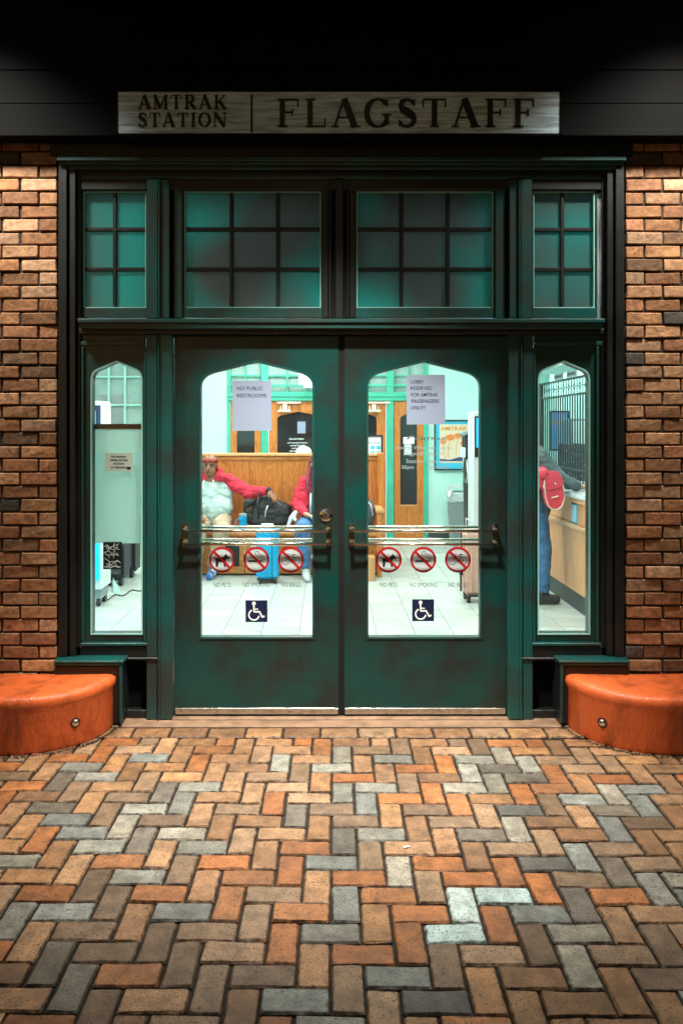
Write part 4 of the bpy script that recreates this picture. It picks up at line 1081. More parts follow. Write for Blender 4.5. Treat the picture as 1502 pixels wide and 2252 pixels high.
for sx in (-1, 1):
    p = hc+Vector((sx*.05, -.075, -.15)); mk('drawstring', G().tube([p+Vector((0, -.02, 0)), p+Vector((sx*.005, -.09, -.05)), p+Vector((sx*.01, -.125, -.13))], .004, 6), M['white'], mn, smooth=True)
blob('trousers', [('c', [hpL, (hpL+knL)/2, knL, anL+Vector((0, 0, .04))], [.115, .10, .085, .062]), ('c', [hpR, (hpR+knR)/2, knR, anR+Vector((0, 0, .04))], [.115, .10, .085, .062]), ('c', [hpL, hpR], .13)], M['khaki'], mn, .010, 5)
for an in (anL, anR):
    blob('shoe', [('c', [an+Vector((0, .03, -.045)), an+Vector((-.01, -.10, -.055)), an+Vector((-.02, -.17, -.062))], [.048, .042, .034]), ('e', an+Vector((0, 0, -.01)), (.045, .055, .055))], M['shoeb'], mn, .007, 3)
g = G().lathe((hc.x, hc.y+.010, hc.z+.035), [(.089, 0), (.093, .008), (.093, .030), (.089, .038)], 30); 
g.v = [(v[0], hc.y+.010+(v[1]-hc.y-.010)*1.24, v[2]) for v in g.v]; mk('head_band', g, M['band'], mn, smooth=True)

# ---- seated woman at the right, mostly behind the door stile
wm = thing('person', (X(692, 8.55), 8.55, 0), 'seated woman with long red-dyed hair, red jacket over a navy top and blue jeans', 'person', 'people in the lobby')
hc = q(700, 1019, 8.5)
shL, shR = q(672, 1061, 8.64), q(734, 1061, 8.64)
elL, wrL, tipL = q(652, 1108, 8.56), q(672, 1131, 8.30), q(692, 1138, 8.26)
elR, wrR, tipR = q(752, 1108, 8.56), q(722, 1134, 8.30), q(704, 1140, 8.26)
hpL, hpR = q(684, 1145, 8.65), q(722, 1145, 8.65); knL, knR = Vector((X(664, 8.15), 8.15, .55)), Vector((X(735, 8.15), 8.15, .55))
anL, anR = Vector((X(673, 8.24), 8.24, .10)), Vector((X(722, 8.3), 8.3, .10)); mid = (hpL+hpR)/2; ch = (shL+shR)/2
blob('body', head_prims(hc, .95)+[('c', [mid, ch+Vector((0, 0, -.08))], [.11, .11]), ('c', [shL, elL, wrL], [.045, .038, .026]), ('c', [shR, elR, wrR], [.045, .038, .026]),
      ('c', [hpL, knL, anL], [.075, .052, .035]), ('c', [hpR, knR, anR], [.075, .052, .035])]+hand(wrL, tipL, 1, curl=.5, s=.92)+hand(wrR, tipR, -1, curl=.5, s=.92), M['skin2'], wm, .0065, 2)
face(wm, hc, .95)
blob('shirt', [('c', [mid+Vector((0, -.03, 0)), mid+Vector((0, -.06, .14)), ch+Vector((0, -.02, -.1))], [.15, .16, .14]), ('c', [ch+Vector((-.08, 0, -.06)), ch+Vector((.08, 0, -.06))], .10)], M['navyc'], wm, .012, 6)
for sgn, (a, b, c) in ((-1, (shL, elL, wrL)), (1, (shR, elR, wrR))):
    blob('jacket_sleeve', [('c', [a+Vector((0, 0, .0)), (a+b)/2, b, (b+c)/2, c+(b-c)*.1], [.082, .074, .068, .06, .042]), ('c', [a+Vector((-sgn*.01, -.03, 0)), a+Vector((-sgn*.0, -.09, -.16)), mid+Vector((sgn*.15, -.10, .05))], [.07, .065, .055])], M['hred'], wm, .009, 4)
    mk('jacket_trim', G().tube([a+Vector((-sgn*.07, -.10, .02)), a+Vector((-sgn*.06, -.17, -.16)), mid+Vector((sgn*.10, -.19, .10))], .012, 8), M['white'], wm, smooth=True)
blob('jeans', [('c', [hpL, (hpL+knL)/2, knL, anL+Vector((0, 0, .05))], [.12, .105, .085, .055]), ('c', [hpR, (hpR+knR)/2, knR, anR+Vector((0, 0, .05))], [.12, .105, .085, .055]), ('c', [hpL, hpR], .125)], M['denim'], wm, .010, 5)
for an in (anL, anR):
    blob('shoe', [('c', [an+Vector((0, .03, -.045)), an+Vector((.01, -.09, -.055)), an+Vector((.02, -.15, -.062))], [.045, .04, .032]), ('e', an, (.042, .05, .055))], M['shoew'], wm, .007, 3)
hp = [('e', hc+Vector((0, .03, .04)), (.088, .10, .085))]
for k in range(9):
    a = -1.25+2.5*k/8; x = math.sin(a); y = .03+.06*math.cos(a)
    hp.append(('c', [hc+Vector((x*.078, y, .03)), hc+Vector((x*.10, y-.01, -.08)), hc+Vector((x*.125, y-.03-.03*abs(x), -.20)), hc+Vector((x*.12+.01*math.sin(k*2), y-.06-.05*abs(x), -.31))], [.028, .032, .03, .016]))
blob('hair', hp, M['hair'], wm, .008, 2)

# ---- person behind the bench: only a white knitted hat shows
bp_ = thing('person', (X(668, 9.15), 9.15, 0), 'person behind the bench back showing only a white knitted hat and dark hair', 'person', 'people in the lobby')
hc = q(668, 1006, 9.15)
ch = hc+Vector((0, .04, -.26)); mid = Vector((hc.x, 9.12, .60))
kn = [Vector((hc.x+s*.12, 9.55, .53)) for s in (-1, 1)]
bd = [('e', hc+Vector((0, 0, .02)), (.074, .092, .09)), ('e', hc+Vector((0, .05, -.05)), (.055, .06, .062)), ('c', [hc+Vector((0, -.01, -.06)), ch+Vector((0, -.03, .1))], [.05, .055]), ('c', [mid, ch], [.14, .13])]
for i, s in enumerate((-1, 1)):
    sh_ = ch+Vector((s*.17, 0, .03)); bd += [('c', [sh_, sh_+Vector((s*.05, .08, -.26)), Vector((hc.x+s*.1, 9.45, .66))], [.055, .045, .032]), ('c', [mid+Vector((s*.09, 0, 0)), kn[i], kn[i]+Vector((0, .02, -.45))], [.09, .07, .045])]
    bd += hand(Vector((hc.x+s*.1, 9.45, .66)), Vector((hc.x+s*.04, 9.53, .63)), s)
blob('body', bd, M['skin2'], bp_, .010, 2)
blob('coat', [('c', [mid, ch], [.17, .16])]+[('c', [ch+Vector((s*.17, 0, .03)), ch+Vector((s*.22, .08, -.23)), Vector((hc.x+s*.1, 9.43, .66))], [.08, .07, .05]) for s in (-1, 1)], M['jacket'], bp_, .012, 4)
blob('hair', [('e', hc+Vector((0, -.02, .0)), (.088, .095, .085))], M['dhair'], bp_, .008, 2)
blob('knitted_hat', [('e', hc+Vector((0, 0, .055)), (.098, .11, .085))], M['shoew'], bp_, .008, 2)

# ---- customer at the ticket counter
cu = thing('person', (1.93, 7.12, 0), 'customer in grey jacket and jeans leaning on the ticket counter', 'person', 'people in the lobby')
YC = 7.12
fa, fb = Vector((X(1192, YC), YC-.02, .09)), Vector((X(1160, YC), YC+.22, .09))
ka, kb = Vector((X(1190, YC), YC-.02, .50)), Vector((X(1166, YC), YC+.16, .50))
hip = Vector((X(1174, YC), YC+.08, .93)); chs = q(1170, 1010, YC)+Vector((0, .08, 0)); hc = q(1163, 955, YC)+Vector((0, .1, 0))
sA, sB = chs+Vector((.03, -.19, .02)), chs+Vector((.05, .19, .04))
eA, wA = q(1228, 1046, 6.95), Vector((2.30, 7.03, 1.09)); eA = Vector((2.10, 6.98, 1.16))
eB, wB = Vector((2.12, 7.42, 1.14)), Vector((2.32, 7.30, 1.09))
hd = [('e', hc+Vector((0, 0, .03)), (.095, .074, .088)), ('e', hc+Vector((.015, 0, -.05)), (.072, .056, .066)), ('c', [hc+Vector((.09, 0, .01)), hc+Vector((.112, 0, -.028))], [.010, .017]), ('c', [hc+Vector((-.01, 0, -.05)), chs+Vector((0, 0, .06))], [.052, .06])]
bd = hd+[('c', [hip, chs], [.13, .13]), ('c', [sA, eA, wA], [.05, .042, .03]), ('c', [sB, eB, wB], [.05, .042, .03]), ('c', [hip+Vector((0, -.07, -.02)), ka, fa], [.085, .06, .04]), ('c', [hip+Vector((0, .07, -.02)), kb, fb], [.085, .06, .04])]
bd += hand(wA, wA+Vector((.12, .03, -.01)), 1, curl=.3)+hand(wB, wB+Vector((.12, -.05, -.01)), -1, curl=.3)
blob('body', bd, M['skin2'], cu, .0075, 2)
blob('jacket', [('c', [hip+Vector((0, 0, -.05)), chs], [.175, .165]), ('c', [sA, chs, sB], [.10, .14, .10]), ('c', [sA, (sA+eA)/2, eA, wA+(eA-wA)*.1], [.095, .085, .075, .05]), ('c', [sB, eB, wB+(eB-wB)*.1], [.095, .075, .05]), ('c', [chs+Vector((-.03, -.09, .12)), chs+Vector((-.10, 0, .13)), chs+Vector((-.03, .09, .12))], .055)], M['jacket'], cu, .011, 5)
blob('jeans', [('c', [hip+Vector((0, -.07, -.04)), ka+Vector((.01, 0, 0)), fa+Vector((0, 0, .05))], [.12, .082, .062]), ('c', [hip+Vector((0, .07, -.04)), kb, fb+Vector((0, 0, .05))], [.12, .082, .062])], M['denim'], cu, .010, 4)
for an in (fa, fb): blob('boot', [('c', [an+Vector((-.03, 0, -.035)), an+Vector((.12, -.01, -.045))], [.052, .042]), ('e', an+Vector((0, 0, .03)), (.06, .055, .07))], M['boot'], cu, .008, 2)
blob('hair', [('e', hc+Vector((-.025, 0, .045)), (.095, .085, .085)), ('e', hc+Vector((-.05, 0, -.03)), (.06, .075, .08))], M['dhair'], cu, .008, 2)
# red shoulder bag, held at the hip
YB = 6.86
rb = thing('shoulder_bag', (X(1214, YB), YB, Z(1122, YB)), 'coral red flap bag edged in cream hanging at the customer\'s elbow', 'bag')
bo = [(1199,1047),(1206,1040),(1224,1038),(1232,1044),(1240,1075),(1241,1098),(1236,1113),(1225,1121),(1213,1120),(1205,1110),(1200,1092),(1197,1066)]
mk('bag_body', G().prism(sp(bo, YB), YB, YB+.10), M['redbag'], rb, bevel=.006)
mk('flap', G().prism(sp([(1196,1048),(1206,1036),(1226,1036),(1236,1047),(1240,1066),(1222,1076),(1203,1078)], YB-.014), YB-.014, YB-.001), M['redbag'], rb, bevel=.004)
g = G(); g.tube([P(a, b, YB-.004) for a, b in bo[3:]+[bo[0]]], .006, 8); mk('piping', g, M['cream'], rb, smooth=True)
mk('clasp', G().lathe(tuple(P(1221, 1063, YB-.02)), [(.008, 0), (.008, .006)], 12, 'y'), M['chrome'], rb)
g = G(); g.tube([P(1213, 1095, YB-.008), P(1228, 1091, YB-.008)], .006, 8); mk('tab', g, M['cream'], rb)
g = G(); g.tube([P(1204, 1045, YB+.05), P(1200, 1020, YB+.09), P(1190, 995, YB+.17), P(1180, 975, YB+.25)], .010, 8); g.tube([P(1199, 1050, YB), P(1195, 1070, YB+.01), P(1200, 1084, YB)], .008, 8); mk('strap', g, M['cream'], rb, smooth=True)
blob('scarf', [('c', [P(1176, 1040, 6.9), P(1192, 1040, 6.88), P(1203, 1047, 6.90)], [.05, .06, .03]), ('c', [P(1184, 1045, 6.9), P(1184, 1066, 6.9)], [.055, .045])], M['redbag'], cu, .008, 4)

# ------------------------------------------------------------------ luggage on and by the bench
bk = thing('backpack', (X(588, 8.5), 8.55, .485), 'bulky black backpack on the bench under the man\'s hand', 'backpack')
blob('pack', [('e', P(585, 1124, 8.6), (.17, .14, .19)), ('e', P(612, 1130, 8.6), (.17, .13, .15)), ('c', [P(565, 1110, 8.58), P(560, 1148, 8.5)], [.06, .055]), ('c', [P(620, 1150, 8.55), P(640, 1142, 8.55)], [.075, .05]), ('e', P(590, 1145, 8.55), (.24, .14, .09))], M['bfabric'], bk, .010, 3)
blob('front_pocket', [('b', P(600, 1138, 8.44), (.09, .02, .075), -12, 'Y')], M['bfabric'], bk, .010, 4)
blob('neck_pillow', [('c', [P(541, 1118, 8.5), P(545, 1106, 8.5), P(556, 1104, 8.52)], [.035, .045, .035]), ('c', [P(541, 1118, 8.5), P(550, 1140, 8.48)], [.035, .04])], M['bfabric'], bk, .008, 3)
mk('strap', G().tube([P(571, 1085, 8.5), P(566, 1105, 8.42), P(569, 1140, 8.40)], .012, 8), M['bplastic'], bk, smooth=True)
mk('zip', G().tube([P(589, 1112, 8.40), P(584, 1125, 8.385), P(583, 1138, 8.385)], .006, 6), M['wplastic'], bk, smooth=True)
mk('zip', G().tube([P(578, 1093, 8.44), P(590, 1089, 8.44), P(604, 1096, 8.45), P(618, 1112, 8.44)], .004, 6), M['gplastic'], bk, smooth=True)
tb = thing('tumbler', (X(534, 8.42), 8.42, .485), 'bright blue insulated tumbler with a round handle beside the backpack', 'tumbler')
xx = X(534, 8.42)
mk('cup', G().lathe((xx, 8.44, .486), [(.036, 0), (.042, .02), (.046, .16), (.046, .175)], 22), M['cyan'], tb, smooth=False)
mk('lid', G().lathe((xx, 8.44, .6615), [(.048, 0), (.048, .018), (.03, .026)], 22), M['gplastic'], tb)
g = G(); g.tube([(xx-.03+.05*math.cos(R(a)), 8.392, .585+.045*math.sin(R(a))) for a in range(60, 331, 30)], .006, 8); mk('handle', g, M['cyan'], tb, smooth=True)
# white cloth hanging between pack and woman
cl = blob('white_scarf', [('c', [P(650, 1128, 8.4), P(640, 1140, 8.32), P(634, 1156, 8.3)], [.03, .026, .02]), ('c', [P(645, 1130, 8.4), P(650, 1145, 8.33)], [.02, .018])], M['shoew'], None, .007, 3)
cl['label'] = 'crumpled white cloth between the backpack and the seated woman'; cl['category'] = 'cloth'
cs = thing('suitcase', (X(588, 8.05), 8.05, 0), 'bright cyan upright suitcase standing in front of the bench', 'suitcase', 'suitcases in the lobby')
x0, x1 = X(563, 8.0), X(612, 8.0)
mk('shell', G().box(x0, x1, 8.0, 8.2, .05, .585), M['cyan'], cs, bevel=.025, seg=3)
for k in range(3): mk('rib', G().box(x0+.05+k*.055, x0+.065+k*.055, 7.992, 7.9995, .09, .54), M['cyan'], cs, bevel=.002)
mk('zip_line', G().box(x0+.165, x0+.17, 7.99, 8.0, .06, .57), M['bplastic'], cs)
g = G(); g.tube([(x0+.05, 8.1, .58), (x0+.05, 8.1, .61), (x0+.17, 8.1, .61), (x0+.17, 8.1, .58)], .011, 8); mk('handle', g, M['wplastic'], cs, smooth=True)
for a in (x0+.03, x1-.05):
    for b in (8.03, 8.16): mk('wheel', G().lathe((a, b, .026), [(.026, 0), (.026, .022)], 16, 'x'), M['bplastic'], cs)
mk('base', G().box(x0+.01, x1-.02, 8.01, 8.19, .036, .0495), M['bplastic'], cs)
ps = thing('suitcase', (X(1045, 7.1), 7.1, 0), 'pale pink hard-shell suitcase with black wheels standing at the right door', 'suitcase', 'suitcases in the lobby')
x0, x1 = X(1021, 7.12), X(1021, 7.12)+.42
mk('shell', G().box(x0, x1, 7.12, 7.36, .07, .665), M['pink'], ps, bevel=.03, seg=3)
for k in range(5): mk('rib', G().box(x0+.06+k*.07, x0+.078+k*.07, 7.108, 7.1195, .11, .60), M['pink'], ps, bevel=.003)
mk('corner_guard', G().box(x0+.04, x0+.16, 7.10, 7.1195, .062, .085), M['bplastic'], ps, bevel=.004)
for a in (x0+.03, x1-.06):
    for b in (7.15, 7.32): mk('wheel', G().lathe((a, b, .031), [(.031, 0), (.031, .028)], 18, 'x'), M['bplastic'], ps); mk('wheel_housing', G().box(a-.004, a+.034, b-.02, b+.02, .045, .069), M['bplastic'], ps)
g = G(); g.tube([(x0-.012, 7.2, .30), (x0-.014, 7.2, .66)], .007, 8); g.box(x0-.03, x0-.002, 7.18, 7.22, .25, .31); g.tube([(x0-.02, 7.19, .1), (x0-.02, 7.19, .25)], .009, 8); mk('side_handle', g, M['bplastic'], ps)
# things at the right end of the bench
dk = thing('duffel_bag', (X(814, 8.5), 8.5, .485), 'dark grey patterned bag on the bench end by the armrest', 'bag')
blob('bag', [('e', P(808, 1130, 8.5), (.085, .15, .17)), ('e', P(802, 1140, 8.5), (.1, .15, .13))], M['gfabric'], dk, .010, 3)
mk('zip', G().tube([P(806, 1098, 8.40), P(816, 1112, 8.37), P(820, 1135, 8.36)], .005, 6), M['wplastic'], dk, smooth=True)
bx = thing('cardboard_box', (X(812, 8.2), 8.2, 0), 'small brown box on the floor under the bench end', 'box')
mk('carton', G().box(X(800, 8.2), X(824, 8.2), 8.15, 8.36, 0, .25), M['ply'], bx, bevel=.004)
mk('tape', G().box(X(810, 8.2), X(814, 8.2), 8.147, 8.1495, 0.001, .25), M['oakl'], bx)
# parking sign on easel behind the bench end
pk = thing('parking_board', (X(822, 9.7), 9.7, 0), 'black framed parking notice board standing behind the bench end', 'sign')
YP = 9.7
mk('frame', G().plate(rect(795, 956, 842, 1062, YP), [rect(799, 960, 838, 1058, YP)], YP-.02, YP+.02), M['bplastic'], pk, bevel=.003)
mk('sheet', G().pbox(799, 960, 838, 1058, YP, .01), M['white'], pk)
text('lettering', 'Parking', 811, 976, 5, YP-.003, M['navyc'], pk, wpx=24)
for a, b in ((815, 980), (828, 980), (815, 992), (828, 992)): mk('map_block', G().pbox(a, b, a+9, b+8, YP-.003, .002), M['sky_b'], pk)
g = G()
for a in (803, 834): g.box(X(a-2, YP), X(a+2, YP), YP+.02, YP+.04, 0, Z(1060, YP)+.01)
g.box(X(800, YP), X(838, YP), YP-.15, YP+.2, 0, .02); mk('stand', g, M['bplastic'], pk)

# ------------------------------------------------------------------ poster, bin, phone post, column with screen
YQ = RY-.03
po = thing('framed_poster', (X(1000, YQ), YQ, Z(1034, YQ)), 'black framed travel poster headed AMTRAK with orange palms on a blue mat', 'poster')
mk('frame', G().plate(rect(955, 923, 1062, 1034, YQ), [rect(957.5, 926, 1059, 1031, YQ)], YQ-.02, YQ+.02), M['bplastic'], po)
mk('mat_board', G().pbox(957.5, 926, 1059, 1031, YQ, .01), M['sky_b'], po)
mk('print', G().pbox(967, 933, 1033, 1018, YQ-.002, .002), M['p_cream'], po)
text('lettering', 'AMTRAK', 969, 946, 8, YQ-.004, M['p_orange'], po, wpx=59, bold=.025)
Yp = YQ-.004; r2 = random.Random(3)
g = G()
for cx, cy, rr in ((990, 962, 15), (1008, 958, 13), (975, 972, 9), (1018, 975, 9)):
    pts = []
    for k in range(22):
        a = 2*math.pi*k/22; q_ = rr*(1 if k % 2 else .55)*r2.uniform(.85, 1.1); pts.append((cx+q_*math.cos(a), cy+q_*.62*math.sin(a)))
    g.prism(sp(pts, Yp), Yp-.0004*(rr % 4), Yp+.001)
for a, b in (((990, 965), (985, 1006)), ((975, 975), (979, 1008)), ((1008, 962), (1003, 1000)), ((1018, 977), (1012, 996))):
    stroke(g, [a, ((a[0]+b[0])/2-2, (a[1]+b[1])/2), b], 1.2, Yp-.002)
mk('palms', g, M['p_orange'], po)
mk('shore', G().prism(sp([(967,1009),(990,1011),(1010,1005),(1033,993),(1033,1014),(967,1014)], Yp), Yp-.001, Yp+.001), M['navyc'], po)
YBn = 10.55
tc_ = thing('litter_bin', (X(1010, YBn), YBn, 0), 'tall grey litter bin with white liner against the mint wall', 'bin')
mk('bin_body', G().add([(X(a, YBn)+0, YBn+b, z) for a, b, z in ((996,0,0),(1030,0,0),(1030,.3,0),(996,.3,0),(991,-.02,.72),(1034,-.02,.72),(1034,.34,.72),(991,.34,.72))], [(0,1,2,3),(4,5,6,7),(0,1,5,4),(1,2,6,5),(2,3,7,6),(3,0,4,7)]), M['gplastic'], tc_, bevel=.01)
mk('liner', G().add([(X(a, YBn), YBn+b, z) for a, b, z in ((989,-.035,.60),(1036,-.035,.62),(1036,.35,.6),(989,.35,.6),(989,-.035,.735),(1036,-.035,.735),(1036,.35,.735),(989,.35,.735))], [(0,1,2,3),(4,5,6,7),(0,1,5,4),(1,2,6,5),(2,3,7,6),(3,0,4,7)]), M['bagfilm'], tc_, bevel=.012)
mk('lid_frame', G().plate(rect(993, 1069, 1034, 1086, YBn), [rect(996, 1073, 1031, 1083, YBn)], YBn-.01, YBn+.32), M['wplastic'], tc_)
blob('liner_knot', [('c', [P(992, 1080, YBn-.04), P(988, 1092, YBn-.05), P(990, 1102, YBn-.03)], [.02, .03, .012])], M['bagfilm'], tc_, .007, 2)
YK = 9.6
kp = thing('phone_post', (X(1034, YK), YK, 0), 'tall black payphone post with a hanging metal cord beside the bin', 'payphone')
mk('post', G().add([(X(a, YK), YK+b, z) for a, b, z in ((1030,0,0),(1048,0,0),(1048,.25,0),(1030,.25,0),(1023,0,Z(955,YK)),(1048,0,Z(944,YK)),(1048,.25,Z(944,YK)),(1023,.25,Z(955,YK)))], [(0,1,2,3),(4,5,6,7),(0,1,5,4),(1,2,6,5),(2,3,7,6),(3,0,4,7)]), M['iron'], kp, bevel=.008)
mk('hood', G().add([(X(a, YK), YK+b, Z(c, YK)) for b in (-.02, .27) for a, c in ((1016,954),(1042,943),(1042,948),(1018,959))], [(0,1,2,3),(7,6,5,4),(0,4,5,1),(1,5,6,2),(2,6,7,3),(3,7,4,0)]), M['gplastic'], kp)
mk('phone_body', G().pbox(1014, 984, 1024, 1006, YK-.05, .1), M['wplastic'], kp, bevel=.006)
g = G(); g.tube([P(1019, 1006, YK-.05), P(1017, 1030, YK-.06), P(1021, 1058, YK-.06), P(1026, 1062, YK-.05), P(1028, 1045, YK-.04), P(1026, 1010, YK-.03)], .009, 8); mk('cord', g, M['steel'], kp, smooth=True)
YW = 8.3
wc = thing('screen_stand', (X(1058, YW), YW, 0), 'white stand with a tall blue display screen at the right edge of the door glass', 'display')
xa = X(1040, YW)
mk('cabinet', G().box(xa, xa+.5, YW, YW+.3, 0, Z(905, YW)), M['wplastic'], wc, bevel=.01)
mk('bezel', G().box(xa+.018, xa+.48, YW-.012, YW-.0005, Z(1005, YW), Z(915, YW)), M['bplastic'], wc)
mk('screen', G().box(xa+.035, xa+.46, YW-.016, YW-.0125, Z(984, YW), Z(919, YW)), M['blueglow'], wc)
wr = thing('white_rail', (X(1032, 8.0), 8.0, 0), 'small white metal folding frame leaning beside the pink suitcase', 'rail')
g = G(); Yr = 8.0
g.tube([P(1025, 1165, Yr), P(1025, 1140, Yr), P(1044, 1152, Yr), P(1052, 1160, Yr)], .010, 8); g.tube([(X(1026, Yr), Yr, 0), tuple(P(1025, 1165, Yr))], .010, 8); g.tube([(X(1052, Yr), Yr, 0), tuple(P(1052, 1160, Yr))], .010, 8)
mk('rail_frame', g, M['wplastic'], wr, smooth=True)

# ------------------------------------------------------------------ ticket counter and grille on the right
CX = 2.235
tk = thing('ticket_counter', (CX, 7.5, 0), 'pale wood ticket counter with a dark kick board running back along the right wall', 'counter')
mk('front', G().box(CX, CX+.05, 5.0, 8.9, .152, 1.0), M['ply'], tk)
mk('upper_front', G().box(CX-.012, CX-.0005, 5.0, 8.9, .77, .985), M['ply'], tk, bevel=.002)
mk('kick_board', G().box(CX-.004, CX+.05, 5.0, 8.9, 0, .150), M['dbase'], tk)
mk('wood_rail', G().box(CX-.045, CX-.0005, 5.0, 8.9, .725, .765), wood_mat('rail_wood', (.62, .40, .22, 1), (.5, .28, .13, 1), 'y'), tk, bevel=.008)
mk('counter_top', G().box(CX-.06, CX+.55, 5.0, 8.95, 1.0, 1.045), M['counter'], tk, bevel=.012, seg=2)
mk('under_moulding', G().box(CX-.04, CX-.0005, 5.0, 8.93, .96, .9985), M['oakl'], tk, bevel=.006)
mk('end_panel', G().box(CX+.052, CX+.5, 8.85, 8.9, 0, .999), M['ply'], tk)
for py0, py1 in ((1112, 1154),):
    y0, y1 = X_ = 6.82, 6.98
    nt_ = thing('price_card', (CX-.015, 6.9, .79), 'small cyan printed card fixed to the ticket counter front', 'card')
    mk('card', G().box(CX-.018, CX-.0135, 6.82, 6.98, .775, .955), M['sky_b'], nt_)
    for k in range(9): mk('print_line', G().box(CX-.0195, CX-.0185, 6.84, 6.96, .79+k*.0165, .796+k*.0165), M['white'], nt_)
    mk('header', G().box(CX-.0195, CX-.0185, 6.82, 6.98, .94, .955), M['navy'], nt_)
GX = 2.45
ow = thing('office_wall', (GX, 8, 0), 'mint wall and beam framing the ticket window grille', 'wall')
mk('pier', G().box(GX-.02, GX+.12, 8.86, RY, 0, CZ), M['mint'], ow)
mk('lower_wall', G().box(GX+.36, GX+.40, 4.6, 8.85, 0, .99), M['mint'], ow)
mk('beam', G().box(GX-.14, GX+.2, 4.6, 8.86, 2.24, CZ), M['mint'], ow)
mk('beam_moulding', G().box(GX-.17, GX-.141, 4.6, 8.88, 2.24, 2.29), M['ceil'], ow, bevel=.006)
mk('beam_moulding', G().box(GX-.20, GX-.141, 4.6, 8.88, 2.44, 2.50), M['ceil'], ow, bevel=.006)
gl = thing('ticket_grille', (GX, 8.0, 1.046), 'black iron ticket window grille of upright bars under an ornamental band', 'grille')
def ib(name, y0, y1, z0, z1, w=.007): return mk(name, G().box(GX-w, GX+w, y0, y1, z0, z1), M['iron'], gl)
bme = bpy.data.meshes.new('bar'); gg = G().box(-.006, .006, -.006, .006, 0, .90); bme.from_pydata(gg.v, [], gg.f); bme.materials.append(M['iron'])
y = 5.4
while y < 8.8:
    inst('bar', bme, gl, (GX, y, 1.05)); y += .0785
ib('top_rail', 5.2, 8.84, 2.11, 2.13, .010); ib('band_rail', 5.2, 8.84, 1.945, 1.965, .010); ib('low_rail', 5.2, 8.84, 1.20, 1.222, .014)
ib('end_stile', 8.76, 8.84, 1.046, 2.11, .014)
y = 5.3
while y < 8.7:
    g = G(); a = y
    g.box(GX-.004, GX+.004, a-.003, a+.003, 1.965, 2.11)
    g.tube([(GX, a+.07, 1.966), (GX, a+.085, 2.0), (GX, a+.06, 2.037), (GX, a-.06+.0, 2.037)], .0045, 5); g.tube([(GX, a+.06, 2.037), (GX, a+.085, 2.075), (GX, a+.07, 2.109)], .0045, 5)
    g.tube([(GX, a+.102, 1.966), (GX, a+.087, 2.0), (GX, a+.112, 2.037)], .0045, 5); g.tube([(GX, a+.112, 2.037), (GX, a+.087, 2.075), (GX, a+.102, 2.109)], .0045, 5)
    mk('ornament', g, M['iron'], gl); y += .172
for k, y in enumerate((8.05, 7.62)):
    s2 = thing('grille_plate', (GX-.01, y, 2.13), 'dark name plate standing on the grille top, %s' % ('the farther one' if k == 0 else 'the nearer one'), 'plate', 'plates on top of the grille')
    mk('plate', G().box(GX-.03, GX-.018, y-.14, y+.14, 2.131, 2.19), M['gplastic'], s2); mk('print', G().box(GX-.032, GX-.0305, y-.12, y+.12, 2.15, 2.172), M['iron'], s2)
# office things behind the grille
sc = thing('office_board', (3.4, 10.3, 1.2), 'blue lit departure board on the office back wall behind the grille', 'screen')
YO = 10.4
mk('frame', G().plate(rect(1210, 903, 1252, 991, YO), [rect(1213, 907, 1247, 987, YO)], YO-.03, YO+.02), M['iron'], sc)
mk('screen', G().pbox(1213, 907, 1247, 987, YO, .01), M['screen'], sc)
for k in range(7): mk('row', G().pbox(1214, 945+k*6, 1246, 948+k*6, YO-.002, .0015), M['sky_b'], sc)
mk('header', G().pbox(1214, 922, 1246, 934, YO-.002, .0015), M['vinyl'], sc)
mk('bracket', G().box(X(1228, YO), X(1234, YO), YO+.02, 11.115, 1.5, 1.56), M['iron'], sc)
cab = thing('office_cabinet', (X(1280, 9.9), 9.9, 0), 'grey office cabinet behind the ticket grille', 'cabinet')
mk('case', G().box(X(1257, 9.9), X(1330, 9.9), 9.9, 10.3, 0, Z(920, 9.9)), M['gplastic'], cab, bevel=.01)
mk('door', G().box(X(1260, 9.9), X(1290, 9.9), 9.885, 9.899, .1, Z(926, 9.9)), M['wplastic'], cab, bevel=.004); mk('handle', G().box(X(1286, 9.9), X(1288, 9.9), 9.87, 9.884, 1.2, 1.35), M['iron'], cab)
oc = thing('office_chair', (X(1272, 9.0), 9.0, 0), 'dark high-backed office chair behind the counter', 'chair')
YH = 9.0
blob('backrest', [('b', (X(1268, YH), YH, 1.18), (.20, .04, .26))], M['gfabric'], oc, .012, 6)
blob('seat', [('b', (X(1268, YH), YH-.25, .62), (.23, .22, .04))], M['bfabric'], oc, .014, 5)
mk('stem', G().tube([(X(1268, YH), YH-.2, .06), (X(1268, YH), YH-.2, .6)], .03, 10), M['steel'], oc)
mk('back_stem', G().box(X(1268, YH)-.02, X(1268, YH)+.02, YH-.02, YH+.03, .6, .95), M['bplastic'], oc)
g = G()
for k in range(5):
    a = 2*math.pi*k/5; g.tube([(X(1268, YH), YH-.2, .08), (X(1268, YH)+.27*math.cos(a), YH-.2+.27*math.sin(a), .05)], [.025, .018], 8)
mk('star_base', g, M['bplastic'], oc)

